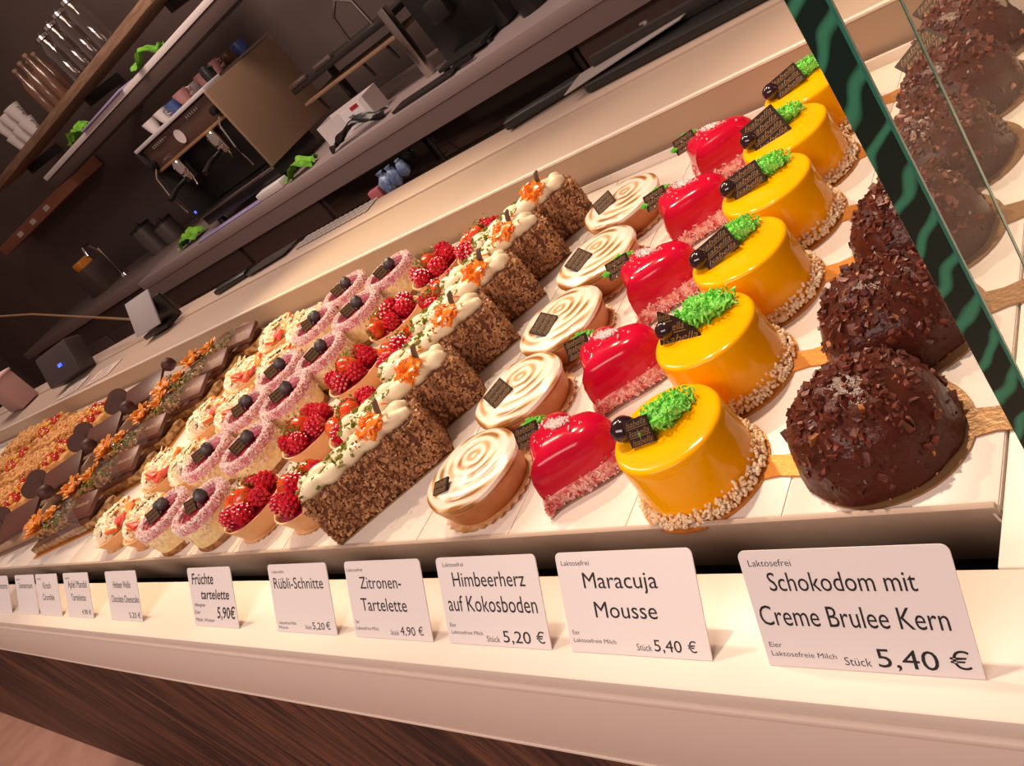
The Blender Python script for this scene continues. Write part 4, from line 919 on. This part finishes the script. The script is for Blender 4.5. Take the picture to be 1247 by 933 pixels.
for nm, c_, d_ in (('front_side', (0, -.05, .045), (.26, .003, .088)), ('back_side', (0, .05, .045), (.26, .003, .088)), ('left_side', (-.13, 0, .045), (.003, .10, .088)), ('right_side', (.13, 0, .045), (.003, .10, .088))): MB().box(c_, d_).build(nm, WHITEP if 'front' in nm else PORC, bx)
MB().box((.055, -.0522, .050), (.11, .0012, .07)).build('printed_label', CARD, bx, smooth=False); MB().box((.075, -.0531, .075), (.04, .0008, .014)).build('red_mark', REDM, bx, smooth=False)
mb = MB()
for k in range(4): mb.box((.04 + .02 * (k % 2), -.0531, .055 - k * .009), (.03, .0008, .003))
mb.build('print_lines', INK, bx, smooth=False)
cloth('black_cloth', 'crumpled black cloth in front of the white carton', (-2.18, 1.868, ZW), .28, .085, BLACK, 3.3, .15)
cm = thing('coffee_grinder', 'bulky black coffee grinder at the top edge of the picture', 'coffee grinder', (-1.66, 2.16, ZW))
MB().box((0, 0, .13), (.30, .30, .26), bev=.02).build('body', BLACK, cm); MB().lathe([(.05, .26), (.06, .28), (.11, .42), (.105, .42), (.055, .28)], 24).build('hopper', DARKM, cm)
MB().box((-.02, -.165, .16), (.08, .05, .07), bev=.008).build('grind_head', DARKM, cm); MB().box((0, -.20, .018), (.20, .12, .012), bev=.003).build('tray', DARKM, cm)
MB().tube([(.06, -.155, .20), (.09, -.19, .19), (.12, -.20, .15)], .006, 8).build('lever', CHROME, cm)
for x in (-.1, .1):
    for y in (-.22, .12): MB().lathe([(0, 0), (.014, 0), (.012, .013), (0, .013)], 12).build('foot', BLACK, cm, loc=(x, y, .0005))
t = thing('black_milk_jug', 'black milk jug with a chrome ear beside the coffee grinder', 'jug', (-1.40, 2.00, ZW))
MB().lathe([(0, 0), (.045, 0), (.050, .05), (.040, .10), (.044, .115), (.038, .115), (0, .01)], 22).build('body', BLACK, t); MB().tube([(.043, 0, .10), (.075, 0, .085), (.07, 0, .04), (.047, 0, .03)], .005, 8).build('ear', CHROME, t)
t = thing('scoop_tray', 'flat dark scoop tray along the worktop edge below the grinder', 'tray', (-1.80, 1.850, ZW))
MB().box((0, 0, .006), (.30, .07, .010), bev=.002).build('tray', DARKM, t); MB().box((.19, 0, .012), (.08, .022, .014), bev=.004).build('handle', BLACK, t)

# left wall shelf with bottles, glasses and cups
ws = thing('oak_wall_shelf', 'long oak shelf high on the back wall, holding bottles and glasses', 'shelf', (-4.15, 2.30, .760))
MB().box((0, 0, -.02), (2.4, .26, .04), bev=.003).build('shelf_board', WOODS, ws)
for x in (-1.0, 0, 1.0): MB().box((x, .20, -.06), (.03, .24, .05)).build('bracket', DARKM, ws)
for k in range(5):
    x = -4.20 + (k % 3) * .085; y = 2.24 + .09 * (k // 3)
    t = thing('brown_bottle', 'slim brown bottle on the oak shelf, ' + ORD(k % 3) + ' from the left in the ' + ('front' if k < 3 else 'back') + ' row', 'bottle', (x, y, .7605), 0, 'brown bottles')
    MB().lathe([(0, 0), (.030, 0), (.032, .01), (.032, .15), (.014, .19), (.013, .23), (0, .23)], 18).build('body', BROWNG, t); MB().lathe([(0, .2302), (.0145, .2302), (.0145, .245), (0, .245)], 12).build('cap', WOODS, t)
for k in range(4):
    x = -3.84 + k * .115
    t = thing('glass_jar', 'clear glass jar on the oak shelf, ' + ORD(k) + ' from the left', 'jar', (x, 2.26, .7605), 0, 'glass jars')
    MB().lathe([(.001, 0), (.045, 0), (.048, .02), (.048, .16), (.034, .20), (.036, .215), (.030, .21), (.043, .155), (.043, .02), (.001, .008)], 20).build('jar_body', DRINKG, t); MB().lathe([(0, .216), (.036, .216), (.036, .232), (.008, .24), (0, .25)], 16).build('lid', CHROME, t)
for k in range(6):
    x = -4.72 + (k % 3) * .105; z = .7605 + (k // 3) * .086
    t = thing('white_cup', 'white cup on the oak shelf, ' + ORD(k % 3) + ' from the left, ' + ('lower' if k < 3 else 'upper') + ' layer', 'cup', (x, 2.25, z), 0, 'white cups on the oak shelf')
    MB().lathe([(0, 0), (.030, 0), (.036, .03), (.046, .085), (.043, .085), (.033, .03), (0, .01)], 18).build('bowl', WHITEP, t); MB().tube([(.040, 0, .07), (.062, 0, .06), (.058, 0, .03), (.036, 0, .025)], .004, 6).build('ear', WHITEP, t)
t = thing('lit_oak_rail', 'reddish oak rail with small white labels low on the left wall', 'rail', (-5.65, 2.50, .50))
MB().box((0, 0, 0), (1.5, .22, .07), bev=.004).build('rail', mat('reddish_oak', (0.34, 0.13, 0.07), 0.5), t)
for k in range(3): MB().box((-.3 + .28 * k, -.112, .0), (.08, .004, .03)).build('label', WHITEP, t)
# sink tap and small bits on the dark left counter
lc = tag(MB().box((-5.3, 2.25, -.10), (2.35, .60, .05), bev=.003).build('left_worktop', WTOPF), 'dim worktop at the left behind the case', 'worktop')
t = thing('side_cabinet', 'dim cabinet under the left worktop', 'cabinet', (-5.3, 2.27, FZ)); MB().box((0, 0, .44), (2.30, .52, .88), bev=.004).build('carcass', CABL, t); MB().box((-.5, -.268, .41), (.9, .016, .70), bev=.003).build('door', CABL, t); MB().box((.5, -.268, .41), (.9, .016, .70), bev=.003).build('door', CABL, t)
t = thing('kitchen_tap', 'bent steel tap at the left counter', 'tap', (-5.15, 2.30, -.0748))
MB().lathe([(0, 0), (.028, 0), (.022, .02), (0, .02)], 16).build('base', CHROME, t); MB().tube([(0, 0, .018), (0, 0, .22), (.02, -.03, .27), (.06, -.09, .27), (.07, -.11, .22)], .011, 10).build('spout', CHROME, t)
t = thing('paper_stack', 'small orange-topped stack of boxes by the steel tap', 'boxes', (-5.45, 2.30, -.0748)); MB().box((0, 0, .09), (.22, .16, .18), bev=.003).build('box', CABL, t); MB().box((0, 0, .205), (.10, .09, .05), bev=.003).build('orange_top', PHYS, t)
for k, (x, y, h) in enumerate([(-4.62, 2.32, .16), (-4.44, 2.34, .11)]):
    t = thing('steel_canister', ['tall', 'low'][k] + ' dull steel canister on the dim left worktop', 'canister', (x, y, -.0748))
    MB().lathe([(0, 0), (.062, 0), (.065, .01), (.065, h), (.060, h), (0, h)], 24).build('body', mat('dull_steel', (0.20, 0.17, 0.16), 0.4, metal=0.6), t); MB().lathe([(0, h + .0005), (.067, h + .0005), (.067, h + .014), (.012, h + .018), (.010, h + .03), (0, h + .032)], 24).build('lid', DARKM, t)
